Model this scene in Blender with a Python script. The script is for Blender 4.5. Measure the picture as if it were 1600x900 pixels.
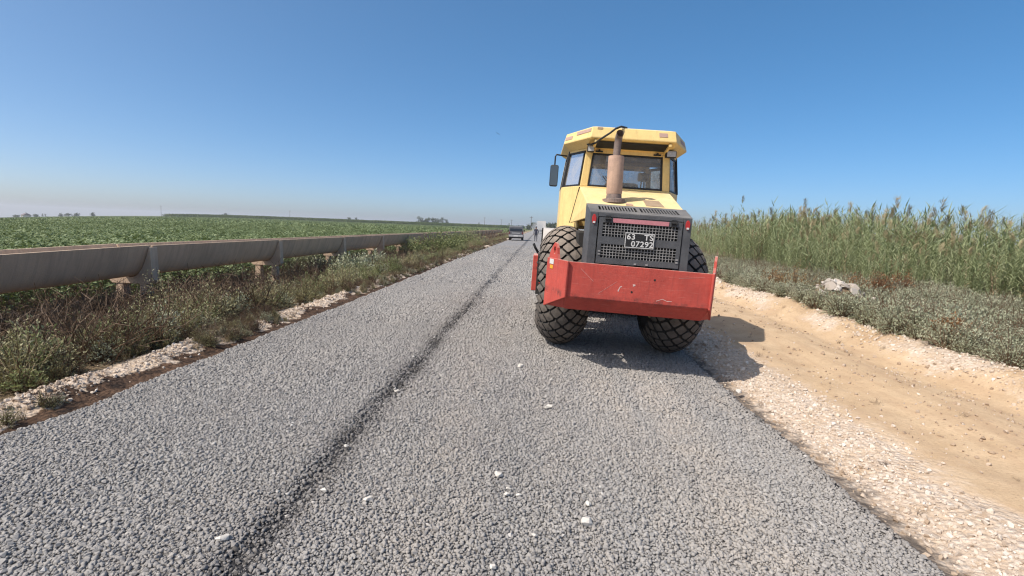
import bpy, bmesh, math, random
import numpy as np
from mathutils import Vector, Matrix, Euler, noise as mnoise

random.seed(7)
RNG = np.random.default_rng(11)
PI = math.pi
rad = math.radians
for o in list(bpy.data.objects):
    bpy.data.objects.remove(o)
SC = bpy.context.scene
COL = SC.collection

# ------------------------------------------------------------------ camera
CAM_H, F_PX, YAW, ROLL = 1.5, 800.0, 2.72, 2.2
PITCH = math.degrees(math.atan(95 * math.cos(rad(ROLL)) / F_PX))
cam_d = bpy.data.cameras.new('camera')
cam_d.sensor_width = 36.0
cam_d.lens = 18.0
cam_d.clip_start = 0.05
cam_d.clip_end = 20000
cam = bpy.data.objects.new('camera', cam_d)
COL.objects.link(cam)
CAM_R = (Matrix.Rotation(rad(YAW), 3, 'Z') @ Matrix.Rotation(PI / 2 - rad(PITCH), 3, 'X')
         @ Matrix.Rotation(rad(ROLL), 3, 'Z'))
cam.matrix_world = Matrix.Translation((0, 0, CAM_H)) @ CAM_R.to_4x4()
SC.camera = cam

# ------------------------------------------------------------------ sky and sun
SUN_A, SUN_B = 0.67, 0.44            # shadow run to the right and ahead per metre of height
SUN_EL = math.atan(1 / math.hypot(SUN_A, SUN_B))
world = bpy.data.worlds.new('World')
SC.world = world
world.use_nodes = True
wn = world.node_tree
sky = wn.nodes.new('ShaderNodeTexSky')
sky.sky_type = 'NISHITA'
sky.sun_disc = False
sky.sun_elevation = SUN_EL
sky.sun_rotation = math.atan2(-SUN_A, -SUN_B)
sky.altitude = 350
sky.air_density = 0.4
sky.dust_density = 2.5
sky.ozone_density = 2.0
bg = wn.nodes['Background']
bg.inputs['Strength'].default_value = 0.15
gam = wn.nodes.new('ShaderNodeGamma'); gam.inputs['Gamma'].default_value = 0.7
hsv = wn.nodes.new('ShaderNodeHueSaturation'); hsv.inputs['Saturation'].default_value = 1.58
hsv.inputs['Value'].default_value = 1.62
wb = wn.nodes.new('ShaderNodeMix'); wb.data_type = 'RGBA'; wb.blend_type = 'MULTIPLY'      # white balance of the whole sky
wb.inputs[0].default_value = 1.0; wb.inputs[7].default_value = (1.0, 1.02, 0.92, 1)
wn.links.new(sky.outputs['Color'], gam.inputs['Color'])
wn.links.new(gam.outputs['Color'], hsv.inputs['Color'])
wn.links.new(hsv.outputs['Color'], wb.inputs[6])
wn.links.new(wb.outputs[2], bg.inputs['Color'])

sun_d = bpy.data.lights.new('sun', 'SUN')
sun_d.energy = 3.5
sun_d.angle = rad(0.53)
sun_d.color = (1.0, 0.935, 0.85)
sun = bpy.data.objects.new('sun', sun_d)
COL.objects.link(sun)
sun.location = (-30, -15, 40)
sun.rotation_euler = Vector((SUN_A, SUN_B, -1)).to_track_quat('-Z', 'Y').to_euler()

SC.view_settings.view_transform = 'Standard'
SC.view_settings.look = 'None'
SC.view_settings.exposure = 0.55
SC.view_settings.gamma = 1.0
SC.view_settings.use_curve_mapping = False
SC.render.engine = 'CYCLES'
SC.cycles.max_bounces = 6
SC.cycles.transparent_max_bounces = 12
SC.cycles.volume_bounces = 0
SC.cycles.use_denoising = True
SC.cycles.filter_width = 1.2

# ------------------------------------------------------------------ helpers
def tag(o, label=None, cat=None, group=None, kind=None):
    if label: o['label'] = label
    if cat: o['category'] = cat
    if group: o['group'] = group
    if kind: o['kind'] = kind
    return o

def empty(name, loc=(0, 0, 0), rot=(0, 0, 0)):
    o = bpy.data.objects.new(name, None)
    o.empty_display_size = 0.1
    COL.objects.link(o)
    o.location = loc
    o.rotation_euler = rot
    return o

class MB:
    """collects geometry for one mesh object"""
    def __init__(s):
        s.v, s.f, s.m = [], [], []
        s.M = Matrix.Identity(4)
        s.mi = 0
    def add(s, vs, fs, mi=None):
        b = len(s.v)
        for p in vs:
            q = s.M @ Vector(p)
            s.v.append((q.x, q.y, q.z))
        for f in fs:
            s.f.append(tuple(b + i for i in f))
            s.m.append(s.mi if mi is None else mi)
    def box(s, x0, x1, y0, y1, z0, z1, mi=None):
        s.add([(x0, y0, z0), (x1, y0, z0), (x1, y1, z0), (x0, y1, z0), (x0, y0, z1), (x1, y0, z1), (x1, y1, z1), (x0, y1, z1)],
              [(0, 3, 2, 1), (4, 5, 6, 7), (0, 1, 5, 4), (1, 2, 6, 5), (2, 3, 7, 6), (3, 0, 4, 7)], mi)
    def hexa(s, p, mi=None):
        s.add(p, [(0, 3, 2, 1), (4, 5, 6, 7), (0, 1, 5, 4), (1, 2, 6, 5), (2, 3, 7, 6), (3, 0, 4, 7)], mi)
    def slab(s, pts, d, mi=None):
        """polygon pts (3-D) extruded by vector d"""
        n = len(pts)
        d = Vector(d)
        vs = [Vector(p) for p in pts] + [Vector(p) + d for p in pts]
        fs = [tuple(range(n - 1, -1, -1)), tuple(range(n, 2 * n))]
        fs += [(i, (i + 1) % n, n + (i + 1) % n, n + i) for i in range(n)]
        s.add(vs, fs, mi)
    def tube(s, path, r, n=8, mi=None, caps=True):
        path = [Vector(p) for p in path]
        rs = r if isinstance(r, (list, tuple)) else [r] * len(path)
        vs, fs = [], []
        prev = None
        for i, p in enumerate(path):
            t = (path[min(i + 1, len(path) - 1)] - path[max(i - 1, 0)])
            t.normalize()
            a = prev if prev is not None else (Vector((1, 0, 0)) if abs(t.x) < 0.9 else Vector((0, 1, 0)))
            u = (a - t * a.dot(t)).normalized()
            prev = u
            w = t.cross(u)
            for k in range(n):
                g = 2 * PI * k / n
                vs.append(p + (u * math.cos(g) + w * math.sin(g)) * rs[i])
        for i in range(len(path) - 1):
            for k in range(n):
                a, b = i * n + k, i * n + (k + 1) % n
                fs.append((a, b, b + n, a + n))
        if caps:
            fs.append(tuple(range(n - 1, -1, -1)))
            fs.append(tuple(range((len(path) - 1) * n, len(path) * n)))
        s.add(vs, fs, mi)
    def lathe_x(s, prof, n=48, mi=None, cx=0.0, cy=0.0, cz=0.0, close=True):
        """profile of (x, r) turned about the X axis"""
        vs, fs = [], []
        for k in range(n):
            g = 2 * PI * k / n
            for (x, r) in prof:
                vs.append((cx + x, cy + r * math.cos(g), cz + r * math.sin(g)))
        m = len(prof)
        for k in range(n):
            k2 = (k + 1) % n
            for i in range(m - 1):
                fs.append((k * m + i, k * m + i + 1, k2 * m + i + 1, k2 * m + i))
        if close:
            fs.append(tuple(k * m for k in range(n)))
            fs.append(tuple(k * m + m - 1 for k in range(n - 1, -1, -1)))
        s.add(vs, fs, mi)
    def mesh(s, name, mats, smooth=False):
        me = bpy.data.meshes.new(name)
        me.from_pydata(s.v, [], s.f)
        for m in (mats if isinstance(mats, (list, tuple)) else [mats]):
            me.materials.append(m)
        me.polygons.foreach_set('material_index', s.m)
        if smooth:
            me.polygons.foreach_set('use_smooth', [True] * len(s.f))
        me.update()
        return me
    def build(s, name, mats, parent=None, smooth=False, bevel=0.0, loc=None, fix=True):
        me = s.mesh(name, mats, smooth)
        if fix:
            bm = bmesh.new(); bm.from_mesh(me)
            bmesh.ops.recalc_face_normals(bm, faces=bm.faces)
            bm.to_mesh(me); bm.free()
        o = bpy.data.objects.new(name, me)
        COL.objects.link(o)
        if parent: o.parent = parent
        if loc: o.location = loc
        if bevel:
            b = o.modifiers.new('bevel', 'BEVEL')
            b.width = bevel; b.segments = 2; b.limit_method = 'ANGLE'; b.angle_limit = rad(35)
            b.harden_normals = False
        if smooth and not bevel:
            pass
        return o

def auto_smooth(o, ang=35):
    me = o.data
    me.polygons.foreach_set('use_smooth', [True] * len(me.polygons))
    try:
        me.set_sharp_from_angle(angle=rad(ang))
    except Exception:
        pass
    return o

class NT:
    """short hand for node trees of a material"""
    def __init__(s, name):
        s.mat = bpy.data.materials.new(name)
        s.mat.use_nodes = True
        s.t = s.mat.node_tree
        s.t.nodes.clear()
        s.out = s.t.nodes.new('ShaderNodeOutputMaterial')
    def n(s, typ, **kw):
        nd = s.t.nodes.new('ShaderNode' + typ)
        for k, v in kw.items():
            if k in nd.inputs:
                nd.inputs[k].default_value = v
            else:
                setattr(nd, k, v)
        return nd
    def l(s, a, b):
        s.t.links.new(a, b)
    def val(s, x, sock):
        if hasattr(x, 'is_output'): s.l(x, sock)
        else: sock.default_value = x
    def math(s, op, a, b=0.0, c=0.0, clamp=False):
        nd = s.n('Math', operation=op, use_clamp=clamp)
        for i, x in enumerate((a, b, c)): s.val(x, nd.inputs[i])
        return nd.outputs[0]
    def mix(s, f, a, b, blend='MIX'):
        nd = s.n('Mix', data_type='RGBA', blend_type=blend)
        s.val(f, nd.inputs[0])
        for x, i in ((a, 6), (b, 7)):
            if isinstance(x, tuple) and len(x) == 3: x = x + (1,)
            s.val(x, nd.inputs[i])
        return nd.outputs[2]
    def noise(s, vec, scale, detail=4, rough=0.55, dist=0.0):
        nd = s.n('TexNoise', Scale=scale, Detail=detail, Roughness=rough, Distortion=dist)
        if vec is not None: s.l(vec, nd.inputs['Vector'])
        return nd.outputs['Fac']
    def ramp(s, f, stops):
        nd = s.n('ValToRGB')
        s.l(f, nd.inputs[0])
        e = nd.color_ramp.elements
        while len(e) < len(stops): e.new(0.5)
        for el, (p, c) in zip(e, stops):
            el.position = p
            el.color = (c, c, c, 1) if isinstance(c, (int, float)) else tuple(c) + (1,)
        return nd.outputs[0]
    def maprange(s, f, a, b, c=0.0, d=1.0, smooth=False):
        nd = s.n('MapRange')
        if smooth: nd.interpolation_type = 'SMOOTHSTEP'
        s.val(f, nd.inputs[0])
        for i, x in enumerate((a, b, c, d)): nd.inputs[i + 1].default_value = x
        return nd.outputs[0]
    def bump(s, h, strength=0.4, dist=0.02):
        nd = s.n('Bump', Strength=strength, Distance=dist)
        s.l(h, nd.inputs['Height'])
        return nd.outputs[0]
    def principled(s, color, rough=0.6, metal=0.0, normal=None, spec=0.4, coat=0.0):
        nd = s.n('BsdfPrincipled')
        if isinstance(color, tuple): nd.inputs['Base Color'].default_value = color + (1,)
        else: s.l(color, nd.inputs['Base Color'])
        s.val(rough, nd.inputs['Roughness'])
        s.val(metal, nd.inputs['Metallic'])
        nd.inputs['Specular IOR Level'].default_value = spec
        nd.inputs['Coat Weight'].default_value = coat
        if normal is not None: s.l(normal, nd.inputs['Normal'])
        s.l(nd.outputs[0], s.out.inputs[0])
        return nd

def paint(name, col, col2=None, rough=0.45, dust=0.5, dust_col=(0.42, 0.36, 0.30), wear=0.0, wear_col=(0.7, 0.66, 0.62),
          metal=0.0, var=0.18, scale=6.0, spec=0.4, streak=0.0):
    """painted or bare machine surface: uneven tone, dust on what faces up, chipped wear"""
    t = NT(name)
    tc = t.n('TexCoord').outputs['Object']
    n1 = t.noise(tc, scale, 6, 0.6)
    n2 = t.noise(tc, scale * 7, 4, 0.6)
    c2 = col2 or tuple(c * (1 - 2.2 * var) for c in col)
    c = t.mix(t.ramp(n1, [(0.36, 0), (0.66, 1)]), col, c2)
    c = t.mix(t.maprange(n2, 0.35, 0.7, 0, 0.35), c, tuple(min(1, x * 1.22) for x in col))
    if streak:
        mp = t.n('Mapping'); t.l(tc, mp.inputs[0]); mp.inputs['Scale'].default_value = (14, 14, 1.2)
        st = t.noise(mp.outputs[0], 2.0, 5, 0.65)
        c = t.mix(t.maprange(st, 0.5, 0.75, 0, streak), c, tuple(x * 0.35 for x in col))
    if wear:
        w = t.noise(tc, 23, 8, 0.72, 1.4)
        c = t.mix(t.ramp(w, [(0.66 - wear * 0.1, 0), (0.70 - wear * 0.1, 1)]), c, wear_col)
    nz = t.n('SeparateXYZ'); t.l(t.n('NewGeometry').outputs['Normal'], nz.inputs[0])
    d = t.math('MULTIPLY', t.maprange(nz.outputs[2], 0.25, 0.95, 0.12, 1.0), t.maprange(t.noise(tc, 3.3, 6, 0.65), 0.3, 0.7, 0.25, 1.0))
    d = t.math('MULTIPLY', d, dust)
    c = t.mix(d, c, dust_col)
    r = t.math('ADD', t.math('MULTIPLY', d, 0.4), rough)
    t.principled(c, r, metal, t.bump(n2, 0.12, 0.01), spec)
    return t.mat

def leafmat(name, cols, transl=0.28, patch=0.5, pscale=0.55, rough=0.6):
    """foliage; tone runs over cols by instance, with drifts of lighter and darker growth"""
    t = NT(name)
    at = t.n('Attribute', attribute_type='INSTANCER', attribute_name='tone')
    pos = t.n('NewGeometry').outputs['Position']
    pn = t.noise(pos, pscale, 3, 0.5)
    ln = t.noise(pos, 31.0, 1, 0.5)
    f = t.math('ADD', at.outputs['Fac'], t.math('MULTIPLY', t.math('SUBTRACT', pn, 0.5), patch))
    f = t.math('ADD', f, t.math('MULTIPLY', t.math('SUBTRACT', ln, 0.5), 0.7), clamp=True)
    k = len(cols)
    c = t.ramp(f, [(i / (k - 1), cols[i]) for i in range(k)])
    df = t.n('BsdfPrincipled'); t.l(c, df.inputs['Base Color'])
    df.inputs['Roughness'].default_value = rough; df.inputs['Specular IOR Level'].default_value = 0.3
    tr = t.n('BsdfTranslucent'); t.l(t.mix(0.35, c, (0.22, 0.26, 0.05), 'MIX'), tr.inputs[0])
    mx = t.n('MixShader'); mx.inputs[0].default_value = transl
    t.l(df.outputs[0], mx.inputs[1]); t.l(tr.outputs[0], mx.inputs[2])
    t.l(mx.outputs[0], t.out.inputs[0])
    return t.mat

def simple(name, col, rough=0.6, metal=0.0, var=0.12, scale=8.0, bump=0.0, spec=0.4):
    t = NT(name)
    tc = t.n('TexCoord').outputs['Object']
    n1 = t.noise(tc, scale, 5, 0.6)
    c = t.mix(n1, tuple(x * (1 - var * 1.6) for x in col), tuple(min(1, x * (1 + var * 1.6)) for x in col))
    t.principled(c, rough, metal, t.bump(t.noise(tc, scale * 5, 4), bump, 0.02) if bump else None, spec)
    return t.mat

# numpy value noise --------------------------------------------------
_G = RNG.random((512, 512))
def vnoise(x, y):
    x = np.asarray(x, float); y = np.asarray(y, float)
    xi = np.floor(x).astype(int); yi = np.floor(y).astype(int)
    fx = x - xi; fy = y - yi
    fx = fx * fx * (3 - 2 * fx); fy = fy * fy * (3 - 2 * fy)
    g = lambda a, b: _G[a % 512, b % 512]
    return (g(xi, yi) * (1 - fx) * (1 - fy) + g(xi + 1, yi) * fx * (1 - fy) + g(xi, yi + 1) * (1 - fx) * fy + g(xi + 1, yi + 1) * fx * fy)
def fbm(x, y, o=4):
    a, t, s = 0.5, 0.0, 0.0
    for i in range(o):
        t = t + a * vnoise(x * 2 ** i + 17.3 * i, y * 2 ** i + 5.1 * i); s += a; a *= 0.5
    return t / s
def sstep(a, b, x):
    t = np.clip((x - a) / (b - a), 0, 1)
    return t * t * (3 - 2 * t)

def pix_ground(px, py, z=0.0):
    d = CAM_R @ Vector(((px - 800) / F_PX, -(py - 450) / F_PX, -1.0))
    t = (z - CAM_H) / d.z
    return d.x * t, d.y * t

# ------------------------------------------------------------------ terrain
ROAD_L, ROAD_R, SEAM = -3.5, 2.04, -1.23
def road_z(x):
    x = np.asarray(x, float)
    return np.where(x > SEAM, -0.02 * x - 0.026 * np.maximum(0, x - 0.2), 0.0246 + 0.02 * (x - SEAM))
def edge_l(y): return ROAD_L + 0.09 * (fbm(np.asarray(y, float) * 1.3, 3.3 + 0 * np.asarray(y, float)) - 0.5) * 2 - 0.10 * sstep(14, 22, np.asarray(y, float))
def edge_r(y): return ROAD_R + 0.05 * (fbm(np.asarray(y, float) * 2.1, 8.3 + 0 * np.asarray(y, float)) - 0.5) * 2
def terrain_z(x, y):
    x = np.asarray(x, float); y = np.asarray(y, float)
    n1 = fbm(x * 0.7, y * 0.7) - 0.5
    n2 = fbm(x * 4.2 + 9, y * 4.2, 5) - 0.5
    z = road_z(np.clip(x, ROAD_L, ROAD_R)) - 0.06
    # left: stained strip, stone windrow, ditch side, field
    lx = -x
    zl = -0.06 + 0.0 * x
    zl = zl + 0.085 * np.exp(-((lx - 3.98 - 0.1 * n1) / 0.17) ** 2) * (0.6 + 1.2 * (fbm(x * 2, y * 1.7) - 0.2))
    zl = zl - 0.40 * sstep(4.2, 6.6, lx) - 0.06 * sstep(6.6, 9, lx)
    zl = zl + n2 * 0.06 * sstep(3.5, 3.7, lx) + n1 * 0.16 * sstep(4.3, 5.5, lx)
    # right: rubble shoulder, dirt track with ruts, bank of spoil, scrub, reed bed
    zr = -0.14 + 0.10 * sstep(2.1, 2.7, x) + 0.12 * sstep(2.8, 3.6, x)
    zr = zr - 0.05 * np.exp(-((x - 3.35 - 0.15 * n1) / 0.25) ** 2) - 0.05 * np.exp(-((x - 4.25) / 0.25) ** 2)
    zr = zr + 0.20 * np.exp(-((x - 4.80 - 0.35 * n1) / 0.32) ** 2) * (0.4 + 1.2 * fbm(x * 0.8, y * 0.45)) + 0.08 * sstep(4.4, 5.4, x)
    zr = zr + n2 * 0.075 * sstep(2.05, 2.3, x) * (1 - 0.6 * np.exp(-((x - 3.6) / 0.7) ** 2)) + n1 * 0.08 * sstep(2.8, 3.6, x)
    # heap of broken limestone in the scrub
    zr = zr + 0.42 * np.exp(-((x - 6.02) / 0.62) ** 2 - ((y - 10.6) / 0.6) ** 2)
    z = np.where(x < ROAD_L, zl, np.where(x > ROAD_R, zr, z))
    # the plain falls away gently to the far left
    d = np.hypot(x, y); az = np.degrees(np.arctan2(-x, y))
    drop = np.tan(np.radians(0.75 * np.clip((az - 28) / 19.7, 0, 1.4) ** 2)) * np.maximum(0, d - 30)
    drop = np.where(y > 0, drop, np.maximum(0, d - 45) * 0.018)
    return z - np.where(x < 0, drop, 0)

def axis(parts):
    out = []
    for a, b, st in parts:
        out += list(np.arange(a, b, st))
    out.append(parts[-1][1])
    return np.array(out)
def geo(a, b, n): return list(np.geomspace(a, b, n))
gx = np.array([-v for v in geo(16, 4200, 26)][::-1] + list(np.arange(-15, -6, 0.35)) + list(np.arange(-6, 8, 0.09)) + list(np.arange(8, 16, 0.35)) + geo(16.4, 4200, 26))
gy = np.array([-60, -30, -15, -8, -5, -3, -1] + list(np.arange(0.2, 14, 0.09)) + list(np.arange(14, 40, 0.35)) + geo(40.5, 6000, 50))
GX, GY = np.meshgrid(gx, gy)
GZ = terrain_z(GX, GY)
nx, ny = len(gx), len(gy)
idx = np.arange(nx * ny).reshape(ny, nx)
faces = np.stack([idx[:-1, :-1], idx[:-1, 1:], idx[1:, 1:], idx[1:, :-1]], -1).reshape(-1, 4)
me = bpy.data.meshes.new('ground')
me.from_pydata(np.stack([GX, GY, GZ], -1).reshape(-1, 3).tolist(), [], faces.tolist())
me.polygons.foreach_set('use_smooth', [True] * len(faces))

def ground_material():
    t = NT('soil_and_rubble')
    pos = t.n('NewGeometry').outputs['Position']
    sp = t.n('SeparateXYZ'); t.l(pos, sp.inputs[0])
    n_edge = t.noise(pos, 1.7, 5, 0.6)
    n_fine = t.noise(pos, 9.0, 6, 0.65)
    x = t.math('ADD', sp.outputs[0], t.math('MULTIPLY', t.math('SUBTRACT', n_edge, 0.5), 0.75))
    x = t.math('ADD', x, t.math('MULTIPLY', t.math('SUBTRACT', n_fine, 0.5), 0.30))
    n_mid = t.noise(pos, 3.1, 6, 0.6)
    # tan dirt
    tan = t.mix(t.ramp(n_mid, [(0.3, 0), (0.7, 1)]), (0.58, 0.43, 0.28), (0.48, 0.34, 0.21))
    tan = t.mix(t.maprange(t.noise(pos, 38, 5, 0.7), 0.52, 0.72, 0, 0.6), tan, (0.33, 0.21, 0.13))
    mp = t.n('Mapping'); t.l(pos, mp.inputs[0]); mp.inputs['Scale'].default_value = (5, 0.55, 1); mp.inputs['Rotation'].default_value = (0, 0, rad(-3))
    ruts = t.noise(mp.outputs[0], 1.3, 5, 0.6)
    tan = t.mix(t.maprange(ruts, 0.47, 0.66, 0, 0.7), tan, (0.44, 0.305, 0.195))
    # limestone rubble: pale bits in cells
    vo = t.n('TexVoronoi', Scale=26.0, Randomness=1.0); t.l(pos, vo.inputs['Vector'])
    sv = t.n('SeparateColor'); t.l(vo.outputs['Color'], sv.inputs[0])
    rub = t.mix(sv.outputs[0], (0.74, 0.64, 0.54), (0.56, 0.45, 0.355))
    rub = t.mix(t.maprange(vo.outputs['Distance'], 0.25, 0.75, 0, 0.8), rub, (0.50, 0.385, 0.29))
    rub = t.mix(t.maprange(t.noise(pos, 5.5, 5, 0.6), 0.45, 0.7, 0, 0.6), rub, tan)
    # soil under scrub, field soil, stained strip
    soil = t.mix(n_mid, (0.145, 0.105, 0.065), (0.25, 0.185, 0.115))
    stain = t.mix(t.ramp(n_fine, [(0.35, 0), (0.62, 1)]), (0.024, 0.017, 0.014), (0.125, 0.075, 0.048))
    far = t.mix(n_mid, (0.17, 0.20, 0.085), (0.26, 0.235, 0.13))
    # right side
    c = t.mix(t.maprange(x, 2.6, 3.0, smooth=True), rub, tan)
    # grey bitumen dust beside the chippings
    gn = t.math('ADD', sp.outputs[0], t.math('MULTIPLY', t.math('SUBTRACT', n_fine, 0.5), 0.7))
    grey = t.mix(t.noise(pos, 14, 4, 0.7), (0.06, 0.052, 0.046), (0.26, 0.21, 0.17))
    c = t.mix(t.maprange(gn, 2.06, 2.30, 1, 0, True), c, grey)
    bank = t.math('MULTIPLY', t.maprange(x, 4.40, 4.60, smooth=True), t.maprange(t.noise(pos, 0.9, 3), 0.42, 0.55))
    c = t.mix(bank, c, rub)
    c = t.mix(t.maprange(x, 5.05, 5.30, smooth=True), c, soil)
    # left side
    left = t.mix(t.maprange(x, -3.83, -3.78, smooth=True), rub, stain)
    left = t.mix(t.maprange(x, -4.35, -4.2, 1, 0, True), left, soil)
    c = t.mix(t.maprange(sp.outputs[0], -3.2, -3.1, 1, 0), c, left)
    ds = t.n('VectorMath', operation='LENGTH'); t.l(pos, ds.inputs[0])
    c = t.mix(t.maprange(ds.outputs['Value'], 160, 420, 0, 1, True), c, far)
    hgt = t.math('ADD', t.math('MULTIPLY', vo.outputs['Distance'], -0.55), t.math('MULTIPLY', t.noise(pos, 24, 6, 0.7), 0.55))
    hgt = t.math('ADD', hgt, t.math('MULTIPLY', t.noise(pos, 70, 3, 0.6), 0.25))
    istan = t.math('MULTIPLY', t.maprange(x, 2.6, 3.0, smooth=True), t.maprange(x, 4.4, 4.7, 1, 0, True))
    fine = t.math('ADD', t.math('MULTIPLY', t.noise(pos, 55, 5, 0.75), 0.30), t.math('MULTIPLY', t.noise(pos, 6, 3, 0.5), 0.5))
    nd = t.n('Mix', data_type='FLOAT'); t.l(istan, nd.inputs[0]); t.l(hgt, nd.inputs[2]); t.l(fine, nd.inputs[3])
    t.principled(c, 0.95, 0, t.bump(nd.outputs[0], 0.9, 0.045), 0.15)
    return t.mat
me.materials.append(ground_material())
ground = bpy.data.objects.new('ground', me)
COL.objects.link(ground)
tag(ground, kind='structure')

# ------------------------------------------------------------------ road sheet with a sunken joint between the two lanes
ry = np.array([-30, -10, -3, 0] + list(np.arange(0.6, 16, 0.12)) + list(np.arange(16, 60, 0.8)) + geo(61, 3500, 40))
def seam_dip(x, y):
    w = SEAM + 0.06 * (fbm(y * 0.8, 1.7 + 0 * y) - 0.5) * 2
    return w, -0.020 * np.exp(-((x - w) / 0.075) ** 2)
rows = []
cols_t = np.array([0, 0.0, 0.012, 0.03, 0.06, 0.1, 0.15, 0.2, 0.25, 0.3, 0.33] + list(np.linspace(0.35, 0.475, 15)) + [0.5, 0.55, 0.6, 0.65, 0.7, 0.75, 0.8, 0.85, 0.9, 0.94, 0.97, 0.988, 1.0, 1.0])
for y in ry:
    a, b = float(edge_l(y)), float(edge_r(y))
    xs = a + (b - a) * cols_t
    xs[0] -= 0.05; xs[-1] += 0.05
    z = road_z(np.clip(xs, a, b)) + seam_dip(xs, np.full_like(xs, y))[1] + 0.006 * (fbm(xs * 2.5, np.full_like(xs, y * 2.5)) - 0.5)
    z[1] -= 0.012; z[-2] -= 0.012
    z[0] -= 0.075; z[-1] -= 0.075
    rows.append(np.stack([xs, np.full_like(xs, y), z], -1))
rv = np.array(rows)
nyr, nxr = rv.shape[:2]
idx = np.arange(nxr * nyr).reshape(nyr, nxr)
faces = np.stack([idx[:-1, :-1], idx[:-1, 1:], idx[1:, 1:], idx[1:, :-1]], -1).reshape(-1, 4)
me = bpy.data.meshes.new('road')
me.from_pydata(rv.reshape(-1, 3).tolist(), [], faces.tolist())
me.polygons.foreach_set('use_smooth', [True] * len(faces))

def road_material():
    t = NT('chip_seal')
    pos = t.n('NewGeometry').outputs['Position']
    sp = t.n('SeparateXYZ'); t.l(pos, sp.inputs[0])
    wb = t.noise(pos, 0.8, 4, 0.6)
    ds = t.n('VectorMath', operation='LENGTH'); t.l(pos, ds.inputs[0])
    vo = t.n('TexVoronoi', Scale=52.0); t.l(pos, vo.inputs['Vector'])
    sc = t.n('SeparateColor'); t.l(vo.outputs['Color'], sc.inputs[0])
    c = t.mix(sc.outputs[0], (0.20, 0.193, 0.193), (0.41, 0.40, 0.395))
    big = t.noise(pos, 0.55, 4, 0.6)
    mp = t.n('Mapping'); t.l(pos, mp.inputs[0]); mp.inputs['Scale'].default_value = (1.6, 0.12, 1)
    trk = t.noise(mp.outputs[0], 1.0, 4, 0.6)
    c = t.mix(t.maprange(trk, 0.45, 0.7, 0, 0.5), c, (0.38, 0.345, 0.31))
    c = t.mix(t.maprange(big, 0.4, 0.7, 0, 0.35), c, (0.22, 0.218, 0.225))
    # between the stones the binder shows, less so far off where stones hide each other's gaps
    gap = t.math('MULTIPLY', t.maprange(vo.outputs['Distance'], 0.35, 0.62), t.maprange(ds.outputs['Value'], 8, 26, 1.0, 0.45))
    c = t.mix(road_dust(t, pos), c, t.mix(0.45, c, (0.47, 0.40, 0.33)))
    c = t.mix(gap, c, (0.14, 0.132, 0.126))
    # bare binder along the joint and the edges
    x = t.math('ADD', sp.outputs[0], t.math('MULTIPLY', t.math('SUBTRACT', wb, 0.5), 0.16))
    x = t.math('ADD', x, t.math('MULTIPLY', t.math('SUBTRACT', t.noise(pos, 7, 4, 0.7), 0.5), 0.22))
    dj = t.math('ABSOLUTE', t.math('SUBTRACT', x, SEAM))
    c = t.mix(t.math('MULTIPLY', t.maprange(dj, 0.04, 0.20, 0.9, 0.0, True), t.maprange(ds.outputs['Value'], 8, 30, 1.0, 0.55)), c, (0.022, 0.022, 0.026))
    er = t.maprange(x, ROAD_R - 0.10, ROAD_R - 0.03, 0, 0.92)
    c = t.mix(er, c, (0.022, 0.022, 0.025))
    hgt = t.math('MULTIPLY', vo.outputs['Distance'], -1.0)
    t.principled(c, 0.85, 0, t.bump(hgt, 0.9, 0.022), 0.25)
    return t.mat
ROAD_ME = me
road = bpy.data.objects.new('road', me)
COL.objects.link(road)
tag(road, kind='structure')

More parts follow.
